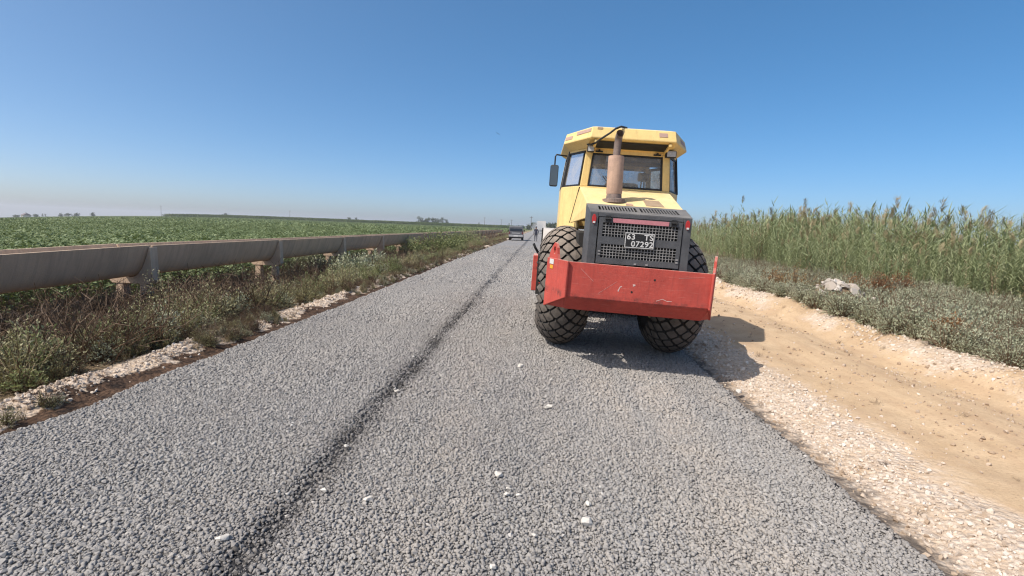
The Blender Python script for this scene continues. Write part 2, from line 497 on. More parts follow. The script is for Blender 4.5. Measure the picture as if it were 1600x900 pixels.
# ------------------------------------------------------------------ scattering by geometry nodes
def scatter(name, pts, protos, scale, rot, tone, pick, label=None, cat=None, scale3=None):
    n = len(pts)
    me = bpy.data.meshes.new(name)
    me.vertices.add(n)
    me.vertices.foreach_set('co', np.asarray(pts, np.float32).reshape(-1))
    def attr(nm, typ, data, key):
        a = me.attributes.new(nm, typ, 'POINT')
        a.data.foreach_set(key, np.asarray(data).reshape(-1))
    s3 = scale3 if scale3 is not None else np.repeat(np.asarray(scale, np.float32)[:, None], 3, 1)
    attr('siz', 'FLOAT_VECTOR', s3.astype(np.float32), 'vector')
    attr('rot', 'FLOAT_VECTOR', np.asarray(rot, np.float32), 'vector')
    attr('tone', 'FLOAT', np.asarray(tone, np.float32), 'value')
    attr('pick', 'INT', np.asarray(pick, np.int32), 'value')
    o = bpy.data.objects.new(name, me)
    COL.objects.link(o)
    tree = bpy.data.node_groups.new(name, 'GeometryNodeTree')
    tree.interface.new_socket('Geometry', in_out='INPUT', socket_type='NodeSocketGeometry')
    tree.interface.new_socket('Geometry', in_out='OUTPUT', socket_type='NodeSocketGeometry')
    N, L = tree.nodes.new, tree.links.new
    gi, go = N('NodeGroupInput'), N('NodeGroupOutput')
    def named(nm, typ):
        a = N('GeometryNodeInputNamedAttribute'); a.data_type = typ
        a.inputs['Name'].default_value = nm
        return a.outputs[0]
    sz, rt, pk = named('siz', 'FLOAT_VECTOR'), named('rot', 'FLOAT_VECTOR'), named('pick', 'INT')
    er = N('FunctionNodeEulerToRotation'); L(rt, er.inputs[0])
    join = N('GeometryNodeJoinGeometry')
    for k, p in enumerate(protos):
        oi = N('GeometryNodeObjectInfo'); oi.inputs['Object'].default_value = p
        oi.transform_space = 'ORIGINAL'
        cmp_ = N('FunctionNodeCompare'); cmp_.data_type = 'INT'; cmp_.operation = 'EQUAL'
        ins = [s for s in cmp_.inputs if s.type == 'INT']
        L(pk, ins[0]); ins[1].default_value = k
        ip = N('GeometryNodeInstanceOnPoints')
        L(gi.outputs[0], ip.inputs['Points']); L(cmp_.outputs[0], ip.inputs['Selection'])
        L(oi.outputs['Geometry'], ip.inputs['Instance'])
        L(er.outputs[0], ip.inputs['Rotation']); L(sz, ip.inputs['Scale'])
        L(ip.outputs[0], join.inputs[0])
    L(join.outputs[0], go.inputs[0])
    md = o.modifiers.new('scatter', 'NODES'); md.node_group = tree
    tag(o, label, cat, kind='stuff')
    return o

def proto(name, me):
    return bpy.data.objects.new(name, me)      # mesh source read by the scatter nodes, never placed itself

def rock_mesh(name, mat, seed, flat=0.75, n=13, subdiv=False):
    rr = random.Random(seed)
    bm = bmesh.new()
    for _ in range(n):
        v = Vector((rr.gauss(0, 1), rr.gauss(0, 1), rr.gauss(0, 1))).normalized() * rr.uniform(0.42, 0.54)
        bm.verts.new((v.x, v.y * rr.uniform(0.75, 1), v.z * flat))
    r = bmesh.ops.convex_hull(bm, input=bm.verts)
    loose = [g for g in r['geom_interior'] if isinstance(g, bmesh.types.BMVert)]
    bmesh.ops.delete(bm, geom=loose, context='VERTS')
    me = bpy.data.meshes.new(name); bm.to_mesh(me); bm.free()
    me.materials.append(mat)
    return me

def road_dust(t, pos):
    """tan dust carried along the right lane in long drifts"""
    sp = t.n('SeparateXYZ'); t.l(pos, sp.inputs[0])
    mp = t.n('Mapping'); t.l(pos, mp.inputs[0]); mp.inputs['Scale'].default_value = (1.5, 0.16, 1)
    f = t.maprange(t.noise(mp.outputs[0], 1.0, 5, 0.65), 0.42, 0.68, 0.0, 1.0)
    f = t.math('MULTIPLY', f, t.maprange(sp.outputs[0], -1.6, 0.6, 0.35, 1.0))
    trk = t.maprange(t.math('ABSOLUTE', t.math('SUBTRACT', t.math('ADD', sp.outputs[0], t.math('MULTIPLY', t.noise(pos, 0.9, 3), 0.3)), 1.35)), 0.10, 0.34, 0.75, 0.0, True)
    patch = t.maprange(t.noise(pos, 2.6, 5, 0.7), 0.40, 0.62, 0.35, 1.0)
    return t.math('MULTIPLY', t.math('MAXIMUM', f, trk), patch, clamp=True)
def stone_material(name, cols, rough=0.85, dusty=False):
    t = NT(name)
    at = t.n('Attribute', attribute_type='INSTANCER', attribute_name='tone')
    k = len(cols)
    c = t.ramp(at.outputs['Fac'], [(i / (k - 1), cols[i]) for i in range(k)])
    tc = t.n('NewGeometry').outputs['Position']
    n = t.noise(tc, 120, 3, 0.6)
    c = t.mix(n, c, t.mix(0.35, c, (0.05, 0.05, 0.05)))
    if dusty:
        c = t.mix(road_dust(t, tc), c, t.mix(0.45, c, (0.47, 0.40, 0.33)))
    t.principled(c, rough, 0, None, 0.25)
    return t.mat
ROAD_ME.materials.append(road_material())
MAT_CHIP = stone_material('grey_chippings', [(0.030, 0.029, 0.029), (0.215, 0.203, 0.196), (0.315, 0.298, 0.283), (0.39, 0.368, 0.345), (0.56, 0.53, 0.50)], dusty=True)
MAT_LIME = stone_material('limestone', [(0.40, 0.29, 0.20), (0.58, 0.47, 0.37), (0.72, 0.62, 0.52), (0.80, 0.74, 0.67)])

chips = [proto('chip', rock_mesh('chip', MAT_CHIP, 100 + i, 0.60 + 0.05 * i)) for i in range(5)]
for c_ in chips[:3]:                       # worn, rounded pieces among the sharp ones
    c_.data.polygons.foreach_set('use_smooth', [True] * len(c_.data.polygons))
limes = [proto('lime', rock_mesh('lime', MAT_LIME, 200 + i, 0.7, 15)) for i in range(5)]

def jitter_grid(x0, x1, y0, y1, st, jit=0.9):
    xs = np.arange(x0, x1, st); ys = np.arange(y0, y1, st)
    X, Y = np.meshgrid(xs, ys)
    X = X + (RNG.random(X.shape) - 0.5) * st * jit * 1.6
    Y = Y + (RNG.random(Y.shape) - 0.5) * st * jit * 1.6
    return X.ravel(), Y.ravel()

def rand_rot(n, full=True):
    if full: return RNG.random((n, 3)) * 2 * PI
    r = np.zeros((n, 3)); r[:, 2] = RNG.random(n) * 2 * PI
    r[:, :2] = (RNG.random((n, 2)) - 0.5) * 0.5
    return r

def in_view(X, Y, Z=0.0, m=0.12):
    """keep what a camera within a step of this one can see"""
    az = np.arctan2(X, np.maximum(Y, 0.01)) + rad(YAW)
    return (np.abs(az) < rad(47 + 60 * m)) & (Y > 0.9)

xs, ys, ss = [], [], []
for (y0, y1, st, s0) in ((1.2, 4.2, 0.0130, 0.0186), (4.2, 7.5, 0.0168, 0.0235), (7.5, 13.0, 0.028, 0.035), (13.0, 22.0, 0.058, 0.062), (22.0, 42.0, 0.10, 0.10)):
    X, Y = jitter_grid(ROAD_L - 0.05, ROAD_R + 0.05, y0, y1, st)
    xs.append(X); ys.append(Y); ss.append(np.full(len(X), s0))
X, Y, S = map(np.concatenate, (xs, ys, ss))
w, dip = seam_dip(X, Y)
dj = np.abs(X - w)
keep = in_view(X, Y) & (X > edge_l(Y) - 0.03 - 0.08 * RNG.random(len(X)) ** 3) & (X < edge_r(Y) - 0.01)
keep &= RNG.random(len(X)) > 0.42 * np.exp(-(dj / 0.09) ** 2)
keep &= RNG.random(len(X)) > 0.85 * sstep(14, 42, Y)
keep &= RNG.random(len(X)) > 0.5 * np.exp(-((X - edge_r(Y)) / 0.05) ** 2)
X, Y, S, dip, dj = X[keep], Y[keep], S[keep], dip[keep], dj[keep]
size = S * np.minimum(np.exp(RNG.normal(0, 0.36, len(X))), 2.0)
drift = fbm(X * 0.8, Y * 0.3 + 40)
stain = np.exp(-(dj / 0.13) ** 2) * (0.15 + 1.2 * fbm(X * 3, Y * 3)) + 0.25 * np.exp(-((X - w[keep] + 0.25) / 0.28) ** 2) * fbm(X * 3, Y * 3)
tone = 0.53 + RNG.normal(0, 0.085, len(X)) + 0.30 * (drift - 0.5) + 0.05 * sstep(-1.3, 0.2, X) - 0.45 * np.exp(-((X - edge_r(Y)) / 0.035) ** 2) - 0.44 * np.clip(stain, 0, 1) * (1 - 0.5 * sstep(6, 20, Y))
tone = np.where(RNG.random(len(X)) < 0.004, 0.95, tone)
tone = np.where(RNG.random(len(X)) < 0.03, tone * 0.45, tone)
Z = road_z(np.clip(X, ROAD_L, ROAD_R)) + dip + np.minimum(size, 0.05) * 0.14 - 0.25 * np.maximum(size - 0.05, 0) + RNG.random(len(X)) * 0.003 - 0.04 * (X < edge_l(Y))
scatter('road_chippings', np.stack([X, Y, Z], -1), chips, size, rand_rot(len(X), False) * np.array([1.6, 1.6, 1.0]), np.clip(tone, 0, 1), RNG.integers(0, 5, len(X)),
        'loose grey stone chippings rolled over the whole road', 'gravel')

# pale rubble: shoulder on the right, windrow on the left, spoil bank
def rubble(name, label, X, Y, S, tone):
    Z = terrain_z(X, Y) + S * 0.12
    rot = rand_rot(len(X))
    scatter(name, np.stack([X, Y, Z], -1), limes, S, rot, np.clip(tone, 0, 1), RNG.integers(0, 5, len(X)), label, 'rubble')
xs, ys, ss = [], [], []
for (y0, y1, st, s0) in ((1.6, 6, 0.030, 0.021), (6, 12, 0.05, 0.032), (12, 24, 0.11, 0.055)):
    X, Y = jitter_grid(2.07, 5.4, y0, y1, st); xs.append(X); ys.append(Y); ss.append(np.full(len(X), s0))
X, Y, S = map(np.concatenate, (xs, ys, ss))
nn = fbm(X * 1.5, Y * 1.5)
p = 0.85 * sstep(2.08, 2.3, X) * (1 - sstep(2.5, 2.95, X + 0.6 * (nn - 0.5))) + 0.035 + 0.75 * np.exp(-((X - 4.75) / 0.26) ** 2) * sstep(0.47, 0.60, fbm(X * 0.9 + 3, Y * 0.55)) + 0.10 * (X < 2.4) + 0.10 * (X > 2.9) * sstep(0.42, 0.6, fbm(X * 2 + 8, Y * 1.2))
k = (RNG.random(len(X)) < p) & in_view(X, Y)
X, Y, S = X[k], Y[k], S[k]
size = S * np.minimum(np.exp(RNG.normal(-0.1, 0.5, len(X))), 2.2)
rubble('shoulder_rubble', 'pale crushed limestone rubble along the right edge of the road', X, Y, size,
       0.52 + RNG.normal(0, 0.2, len(X)) - 0.35 * (X < 2.22) - (0.12 + 0.45 * (RNG.random(len(X)) < 0.7)) * ((X > 2.95) & (X < 4.5)))
xs, ys, ss = [], [], []
for (y0, y1, st, s0) in ((2.4, 8, 0.028, 0.028), (8, 20, 0.05, 0.038), (20, 60, 0.14, 0.07)):
    X, Y = jitter_grid(-4.55, -3.5, y0, y1, st); xs.append(X); ys.append(Y); ss.append(np.full(len(X), s0))
X, Y, S = map(np.concatenate, (xs, ys, ss))
c0 = -3.98 - 0.15 * (fbm(Y * 0.7, 2 + 0 * Y) - 0.5)
p = 0.72 * np.exp(-((X - c0) / 0.15) ** 4) * (0.5 + 0.5 * sstep(0.25, 0.5, fbm(Y * 0.9, 20 + X * 0))) * (1 - 0.75 * sstep(9, 18, Y)) + 0.05 * (X < -3.7)
k = (RNG.random(len(X)) < p) & in_view(X, Y)
X, Y, S = X[k], Y[k], S[k]
size = S * np.exp(RNG.normal(-0.1, 0.4, len(X)))
rubble('windrow_rubble', 'low ridge of pale limestone pieces along the left road edge', X, Y, size, 0.38 + RNG.normal(0, 0.2, len(X)))

# single white stones lying on the chippings
wm = stone_material('white_stone', [(0.68, 0.62, 0.54), (0.74, 0.69, 0.62)])
WS = [(778, 748, 13, 'largest rounded white stone lying on the grey road left of centre'),
      (916, 819, 17, 'broken cream white stone lying on the road nearest the camera'),
      (857, 639, 11, 'white stone on the road in front of the roller, right of the joint'),
      (813, 575, 10, 'flat white stone on the road just left of the roller wheel'),
      (620, 618, 7, 'small white stone beside the dark joint in the road'),
      (794, 769, 7, 'upper one of two small white stones touching, below the rounded stone'),
      (792, 777, 7, 'lower one of two small white stones touching, below the rounded stone'),
      (810, 778, 7, 'small white stone right of the touching pair'),
      (574, 789, 10, 'dull white stone on the road left of the rounded stone'),
      (507, 777, 10, 'dull grey white stone near the dark joint in the foreground'),
      (348, 853, 14, 'white stone on the left lane at the bottom of the picture'),
      (770, 892, 9, 'cream stone on the road at the very bottom edge'),
      (834, 841, 7, 'small white stone left of the broken cream stone'),
      (919, 789, 9, 'thin white stone chip above the broken cream stone'),
      (1155, 601, 10, 'white stone at the right road edge by the roller shadow'),
      (541, 706, 7, 'pinkish white stone on the road right of the dark joint')]
for i, (px, py, s, lab) in enumerate(WS):
    x, y = pix_ground(px, py)
    d = math.hypot(y, CAM_H)
    sz = s / F_PX * d * 1.35
    o = bpy.data.objects.new('white_stone', rock_mesh('white_stone', wm, 300 + i, 0.6, 22))
    COL.objects.link(o)
    o.location = (x, y, float(road_z(x)) + 0.014 + sz * 0.12); o.scale = (sz, sz * 0.85, sz * 0.85)
    o.rotation_euler = (0.2, 0.1, random.random() * 6)
    o['tone'] = 0.6
    tag(o, lab, 'stone', 'white stones on the road')

# limestone blocks of the heap in the scrub
t_heap = empty('rubble_heap', (6.02, 10.6, float(terrain_z(6.02, 10.6))))
tag(t_heap, 'heap of pale broken limestone half hidden in the grey scrub', 'rubble heap')
heap_mat = stone_material('heap_stone', [(0.40, 0.33, 0.27), (0.70, 0.65, 0.59)])
for i in range(70):
    a, r = random.random() * 6.28, min(0.75, abs(random.gauss(0, 0.42)))
    x, y = 6.02 + r * math.cos(a) * 1.3, 10.6 + r * math.sin(a) * 0.7
    s = random.uniform(0.10, 0.30) * (1.0 if r < 0.6 else 0.7)
    o = bpy.data.objects.new('block', rock_mesh('block', heap_mat, 400 + i, 0.6, 16))
    COL.objects.link(o); o.parent = t_heap
    o.location = (x - 6.02, y - 10.6, float(terrain_z(x, y)) - t_heap.location.z + 0.02 + 0.06 * random.random())
    o.scale = (s, s, s * 0.8); o.rotation_euler = (random.random(), random.random(), random.random() * 6)
    o['tone'] = random.random()
# ------------------------------------------------------------------ the roller
def red_paint():
    t = NT('red_paint')
    tc = t.n('TexCoord').outputs['Object']
    sp = t.n('SeparateXYZ'); t.l(tc, sp.inputs[0])
    n1 = t.noise(tc, 3.5, 6, 0.65); n2 = t.noise(tc, 30, 5, 0.65)
    c = t.mix(t.ramp(n1, [(0.34, 0), (0.68, 1)]), (0.52, 0.072, 0.052), (0.38, 0.050, 0.038))
    # fine scuffs run mostly level
    mp = t.n('Mapping'); t.l(tc, mp.inputs[0]); mp.inputs['Scale'].default_value = (1.5, 1.5, 26); mp.inputs['Rotation'].default_value = (0, rad(9), 0)
    sc1 = t.noise(mp.outputs[0], 3.0, 8, 0.75)
    c = t.mix(t.maprange(sc1, 0.58, 0.74, 0, 0.55), c, (0.60, 0.28, 0.23))
    mp2 = t.n('Mapping'); t.l(tc, mp2.inputs[0]); mp2.inputs['Scale'].default_value = (22, 22, 1.3)
    c = t.mix(t.maprange(t.noise(mp2.outputs[0], 1.5, 6, 0.7), 0.52, 0.76, 0, 0.5), c, (0.22, 0.035, 0.03))
    # oily grime along the lower crease
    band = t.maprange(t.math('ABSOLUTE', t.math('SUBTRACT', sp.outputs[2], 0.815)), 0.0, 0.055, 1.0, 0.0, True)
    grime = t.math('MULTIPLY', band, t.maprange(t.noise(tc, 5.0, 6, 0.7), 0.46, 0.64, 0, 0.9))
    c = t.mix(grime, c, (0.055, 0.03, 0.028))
    nz = t.n('SeparateXYZ'); t.l(t.n('NewGeometry').outputs['Normal'], nz.inputs[0])
    d = t.math('MULTIPLY', t.maprange(nz.outputs[2], 0.3, 0.95, 0.07, 0.85), t.maprange(n2, 0.3, 0.7, 0.4, 1.0))
    c = t.mix(d, c, (0.52, 0.40, 0.34))
    hh = t.math('ADD', t.math('MULTIPLY', n2, 0.25), t.noise(tc, 2.2, 3, 0.5))
    t.principled(c, 0.7, 0, t.bump(hh, 0.35, 0.03), 0.18)
    return t.mat
M_RED = red_paint()
M_YEL = paint('yellow_paint', (0.80, 0.585, 0.235), (0.72, 0.51, 0.19), 0.5, 0.55, (0.74, 0.62, 0.44), var=0.08, streak=0.32, scale=3, wear=0.12, wear_col=(0.26, 0.17, 0.10))
M_GREY = paint('charcoal_paint', (0.075, 0.078, 0.085), (0.045, 0.047, 0.052), 0.5, 0.7, (0.28, 0.26, 0.24), wear=0.0, streak=0.2)
M_BLACK = paint('black_parts', (0.018, 0.018, 0.019), None, 0.5, 0.35, (0.16, 0.14, 0.12))
M_MESH = paint('grille_steel', (0.34, 0.33, 0.32), None, 0.5, 0.5, (0.35, 0.32, 0.3))
M_RUST = paint('exhaust_rust', (0.52, 0.345, 0.25), (0.34, 0.225, 0.175), 0.8, 0.4, (0.50, 0.37, 0.29), streak=0.3, scale=9)
M_PIPE = paint('exhaust_pipe', (0.25, 0.18, 0.15), (0.10, 0.085, 0.08), 0.7, 0.3, (0.3, 0.24, 0.2), scale=14)
M_RUB = paint('tyre_groove', (0.030, 0.028, 0.027), None, 0.85, 0.6, (0.15, 0.125, 0.105))
M_LUG = paint('tyre_lug', (0.150, 0.128, 0.110), (0.075, 0.066, 0.060), 0.9, 0.75, (0.36, 0.30, 0.25), scale=9, spec=0.2)
M_STEEL = paint('drum_steel', (0.50, 0.47, 0.44), (0.40, 0.36, 0.33), 0.55, 0.6, (0.66, 0.6, 0.54), metal=0.2, scale=3)
M_DARK = paint('chassis', (0.03, 0.028, 0.026), None, 0.7, 0.5, (0.14, 0.12, 0.10))
M_PINK = paint('faded_reflector', (0.50, 0.20, 0.22), (0.42, 0.15, 0.17), 0.4, 0.3, (0.5, 0.36, 0.34))
M_FADED = paint('faded_sticker', (0.46, 0.30, 0.24), (0.36, 0.24, 0.18), 0.6, 0.3)
M_WHITE = paint('white_paint', (0.62, 0.61, 0.59), None, 0.45, 0.25, var=0.06)
M_TAILRED = simple('tail_lens', (0.42, 0.03, 0.03), 0.2, 0, 0.2, 30)
M_LENS = paint('lamp_glass', (0.52, 0.52, 0.50), (0.36, 0.36, 0.36), 0.2, 0.3, scale=30)
M_BROWNPATCH = paint('scorched_patch', (0.36, 0.25, 0.15), (0.26, 0.175, 0.105), 0.8, 0.2, scale=16)
M_SEAT = simple('seat_cloth', (0.05, 0.05, 0.055), 0.85)
M_HEADLINE = simple('headliner', (0.16, 0.13, 0.11), 0.9)
M_ORANGE = simple('orange_sticker', (0.8, 0.35, 0.03), 0.5)

def glass_mat(name, dust=0.22, tint=(0.78, 0.82, 0.85), dcol=(0.45, 0.43, 0.40)):
    t = NT(name)
    tc = t.n('TexCoord').outputs['Object']
    tr = t.n('BsdfTransparent'); tr.inputs[0].default_value = tint + (1,)
    gl = t.n('BsdfGlossy'); gl.inputs['Roughness'].default_value = 0.04; gl.inputs[0].default_value = (0.9, 0.95, 1, 1)
    fr = t.n('Fresnel', IOR=1.5)
    m1 = t.n('MixShader'); t.l(fr.outputs[0], m1.inputs[0]); t.l(tr.outputs[0], m1.inputs[1]); t.l(gl.outputs[0], m1.inputs[2])
    df = t.n('BsdfDiffuse'); df.inputs[0].default_value = dcol + (1,)
    m2 = t.n('MixShader')
    t.l(t.maprange(t.noise(tc, 4, 6, 0.65), 0.3, 0.7, dust * 0.4, dust * 1.6), m2.inputs[0])
    t.l(m1.outputs[0], m2.inputs[1]); t.l(df.outputs[0], m2.inputs[2])
    t.l(m2.outputs[0], t.out.inputs[0])
    return t.mat
M_GLASS = glass_mat('dusty_window_glass', 0.34)

RX, RY_ = 0.99, 6.72
roller = empty('road_roller', (RX, RY_, float(road_z(RX)) + 0.018), (0, rad(1.9), 0))
tag(roller, 'yellow and red single drum road roller seen from behind on grey road', 'road roller')

# ---- tyres with diamond lugs
TR, TW = 0.775, 0.62
def tyre_prof(a):
    """a: distance along the crown from the middle; returns (x, r)"""
    A = 0.36
    s = a / A
    ang = s * 0.98
    return (0.280 * math.sin(ang) / math.sin(0.98), TR - 0.035 - 0.200 * (1 - math.cos(ang)) / (1 - math.cos(0.98)))
def make_wheel(name, x, parent):
    w = MB()
    w.lathe_x([(-0.20, 0.10), (-0.22, 0.30), (-0.24, 0.345), (-0.10, 0.33), (0.10, 0.33), (0.24, 0.345), (0.22, 0.30), (0.20, 0.10)], 40)
    for k in range(8):
        g = 2 * PI * k / 8
        for sx in (-1, 1):
            w.tube([(sx * 0.20, 0.16 * math.cos(g), 0.16 * math.sin(g)), (sx * 0.23, 0.16 * math.cos(g), 0.16 * math.sin(g))], 0.018, 6)
    wo = w.build('wheel', M_YEL, parent, loc=(x, 0, TR))
    auto_smooth(wo)
    b = MB()
    prof = [(-0.23, 0.335), (-0.275, 0.40), (-0.292, 0.47)]
    prof += [tyre_prof(-0.36 + 0.72 * i / 14) for i in range(15)]
    prof += [(0.292, 0.47), (0.275, 0.40), (0.23, 0.335)]
    # lathe with material 0
    b.lathe_x(prof, 72, 0, close=False)
    n = 26
    dth = 2 * PI / n
    rows = [-0.36, -0.27, -0.18, -0.09, 0.0, 0.09, 0.18, 0.27, 0.36]
    for j, a0 in enumerate(rows):
        off = 0.5 * (j % 2)
        for i in range(n):
            th = (i + off) * dth
            ha, ht = 0.09 * 0.84, dth * 0.5 * 0.84
            # diamond with cut corners: 8 points
            pts = []
            for (u, v) in ((0, -1), (0.13, -0.87), (0.87, -0.13), (1, 0), (0.87, 0.13), (0.13, 0.87), (0, 1), (-0.13, 0.87), (-0.87, 0.13), (-1, 0), (-0.87, -0.13), (-0.13, -0.87)):
                if abs(u) in (0, 1): continue
                pts.append((u, v))
            top, bot = [], []
            for (u, v) in pts:
                a = a0 + v * ha
                t_ = th + u * ht
                for lst, sc, dr in ((top, 0.95, 0.036), (bot, 1.03, -0.006)):
                    aa = a0 + v * ha * sc
                    tt = th + u * ht * sc
                    aa = max(-0.43, min(0.43, aa))
                    x_, r_ = tyre_prof(aa)
                    nx_ = math.sin(aa / 0.36 * 0.98) * 0.8
                    rr = r_ + dr * math.sqrt(max(0.05, 1 - nx_ * nx_))
                    xx = x_ + dr * nx_
                    lst.append((xx, rr * math.cos(tt), rr * math.sin(tt)))
            m = len(top)
            xc, rc = tyre_prof(a0)
            cx_ = math.sin(a0 / 0.36 * 0.98) * 0.8
            cen = (xc + 0.038 * cx_, (rc + 0.037) * math.cos(th), (rc + 0.037) * math.sin(th))
            b.add(top + bot + [cen], [(q, (q + 1) % m, 2 * m) for q in range(m)], 1)
            b.add(top + bot, [(q, m + q, m + (q + 1) % m, (q + 1) % m) for q in range(m)], 0)
    to = b.build('tyre', [M_RUB, M_LUG], wo, fix=True)
    return wo
make_wheel('wheel', -0.672, roller)
make_wheel('wheel', 0.728, roller)
ax = MB()
ax.tube([(-0.6, 0, TR), (0.6, 0, TR)], 0.13, 16)
ax.tube([(-0.1, 0, TR), (0.1, 0, TR)], 0.24, 18)
ax.build('axle', M_DARK, roller)

# ---- chassis between the wheels
ch = MB()
ch.box(-0.37, 0.37, -1.22, 1.15, 0.68, 1.02)
ch.box(-0.34, 0.34, -0.45, 0.3, 0.55, 0.618)
ch.box(-0.30, 0.30, 1.15, 1.75, 0.55, 1.05)
ch.build('chassis', M_DARK, roller, bevel=0.02)
en = MB()
en.box(-0.44, 0.44, -1.12, 0.05, 1.02, 1.70)
en.box(-0.58, -0.44, -0.5, 0.0, 1.05, 1.5)
en.box(0.44, 0.58, -0.6, 0.0, 1.05, 1.45)
en.build('engine_block', M_DARK, roller, bevel=0.03)

# ---- red rear bumper: upright plate, tucked lower fold, swept-forward wings
YB = -1.42
bp = MB()
T = 0.022
hw, zt, zf, zb = 0.745, 1.165, 0.80, 0.645
wx, wy = 0.20, 0.50
def bump_plate(pts, d): bp.slab(pts, d)
bp.slab([(-hw, YB, zf), (hw, YB, zf), (hw, YB, zt), (-hw, YB, zt)], (0, T, 0))
bp.slab([(-hw, YB + 0.002, zf - 0.001), (hw, YB + 0.002, zf - 0.001), (hw - 0.02, YB + 0.16, zb), (-hw + 0.02, YB + 0.16, zb)], (0, T * 0.9, T * 0.6))
for s in (-1, 1):
    e = 0.035                         # the wing stands a little proud of the plate
    p = [(s * (hw + 0.002), YB - e, zf - 0.01), (s * (hw + wx), YB + wy, 0.61), (s * (hw + wx), YB + wy, 1.165), (s * (hw + 0.002), YB - e, zt + 0.004)]
    bp.slab(p, (s * -0.021, 0.009, 0))
    # closing gusset between the wing foot and the fold
    bp.slab([(s * (hw + 0.003), YB + 0.01, zf - 0.012), (s * (hw + wx - 0.02), YB + wy - 0.02, 0.622), (s * (hw - 0.02), YB + 0.17, zb + 0.004)], (0, 0.012, 0.016))
bp.box(-hw + 0.02, hw - 0.02, YB + T + 0.002, YB + 0.30, zt - 0.05, zt - 0.022)
bpo = bp.build('rear_bumper', M_RED, roller, bevel=0.006, loc=(0.012, 0, -0.002))
bpo.rotation_euler = (0, rad(0.8), 0)
for s in (-1, 1):
    lg = MB()
    # lug: rounded tongue with a drilled eye
    cx_, cy_ = hw + wx - 0.075, YB + wy - 0.19
    ux, uy = wx / math.hypot(wx, wy + 0.035), (wy + 0.035) / math.hypot(wx, wy + 0.035)
    prof = [(-0.115, -0.03), (0.165, -0.03), (0.15, 0.05), (0.075, 0.135), (0.035, 0.165), (-0.01, 0.165), (-0.04, 0.135), (-0.06, 0.06)]
    hole = [(0.02 + 0.03 * math.cos(g), 0.09 + 0.045 * math.sin(g)) for g in [2 * PI * q / 8 for q in range(8)]]
    outer = [(0.165, -0.03), (0.15, 0.05), (0.085, 0.13), (0.03, 0.175), (-0.015, 0.165), (-0.05, 0.12), (-0.07, 0.05), (-0.115, -0.03)]
    # match eight outer points to eight hole points by angle
    outer.sort(key=lambda q: math.atan2(q[1] - 0.09, q[0] - 0.02) % (2 * PI))
    hole.sort(key=lambda q: math.atan2(q[1] - 0.09, q[0] - 0.02) % (2 * PI))
    P = lambda q, d: (s * (cx_ + ux * q[0] - (d * 0.97)), cy_ + uy * q[0] + d * 0.3, zt + q[1])
    vs = [P(q, 0) for q in outer] + [P(q, 0) for q in hole] + [P(q, 0.026) for q in outer] + [P(q, 0.026) for q in hole]
    fs = []
    for q in range(8):
        r = (q + 1) % 8
        fs += [(q, r, 8 + r, 8 + q), (16 + q, 24 + q, 24 + r, 16 + r), (q, 16 + q, 16 + r, r), (8 + q, 8 + r, 24 + r, 24 + q)]
    lg.add(vs, fs)
    lg.build('lifting_lug', M_RED, bpo)
# stickers, drilled holes and scratches on the bumper
st = MB(); u = (wx, wy + 0.035); L_ = math.hypot(*u)
def wing_pt(f, z, d=0.004): return (-(hw + 0.002 + wx * f) - d * (wy / L_), YB - 0.035 + (wy + 0.035) * f - d * (wx / L_), z)
st.slab([wing_pt(0.66, 1.05), wing_pt(0.80, 1.05), wing_pt(0.80, 1.09), wing_pt(0.66, 1.09)], (0.002, 0.001, 0))
st.build('reflector_sticker', M_ORANGE, bpo)
st = MB()
st.slab([wing_pt(0.64, 1.10), wing_pt(0.84, 1.10), wing_pt(0.84, 1.155), wing_pt(0.64, 1.155)], (0.002, 0.001, 0))
st.build('white_sticker', M_WHITE, bpo)
sc_ = MB()
def scratch(pts, w):
    for (a, b) in zip(pts[:-1], pts[1:]):
        dx, dz = b[0] - a[0], b[1] - a[1]; l = math.hypot(dx, dz); nx_, nz_ = -dz / l * w, dx / l * w
        sc_.slab([(a[0] - nx_, YB - 0.0015, a[1] - nz_), (b[0] - nx_ * .6, YB - 0.0015, b[1] - nz_ * .6), (b[0] + nx_ * .6, YB - 0.0015, b[1] + nz_ * .6), (a[0] + nx_, YB - 0.0015, a[1] + nz_)], (0, 0.002, 0))
scratch([(-0.20, 0.90), (-0.185, 0.945), (-0.165, 0.955)], 0.006)
scratch([(-0.055, 0.975), (-0.03, 0.98)], 0.012)
scratch([(0.20, 0.835), (0.26, 0.86), (0.31, 0.842), (0.36, 0.845)], 0.003)
scratch([(-0.60, 1.10), (-0.46, 0.98)], 0.001)
scratch([(0.40, 1.09), (0.66, 1.12)], 0.0008)
scratch([(-0.40, 0.86), (-0.22, 1.0)], 0.0007)
tag(sc_.build('scratch_marks', paint('bare_scratch', (0.66, 0.48, 0.44), None, 0.6, 0.2), bpo), kind='stuff')
for (x_, z_) in ((-0.06, 0.905), (0.16, 1.05)):
    hl = MB()
    hl.tube([(x_, YB - 0.002, z_), (x_, YB + 0.004, z_)], 0.011, 10)
    hl.build('bolt_hole', M_BLACK, bpo)

# ---- charcoal rear hood shell with louvred top
YG, GHW = -1.35, 0.52
ZS = 1.70
sh = MB()
def shell_slab(p, d): sh.slab(p, d)
y1, z1 = YG + 0.36, 1.80
# side cheeks
for s in (-1, 1):
    sh.slab([(s * GHW, YG, 1.13), (s * (GHW + 0.02), y1, 1.13), (s * (GHW + 0.02), y1, z1), (s * GHW, YG, ZS)], (s * -0.02, 0, 0))
    # rear posts beside the door
    sh.box(min(s * GHW, s * (GHW - 0.085)), max(s * GHW, s * (GHW - 0.085)), YG - 0.002, YG + 0.02, 1.13, ZS - 0.004)
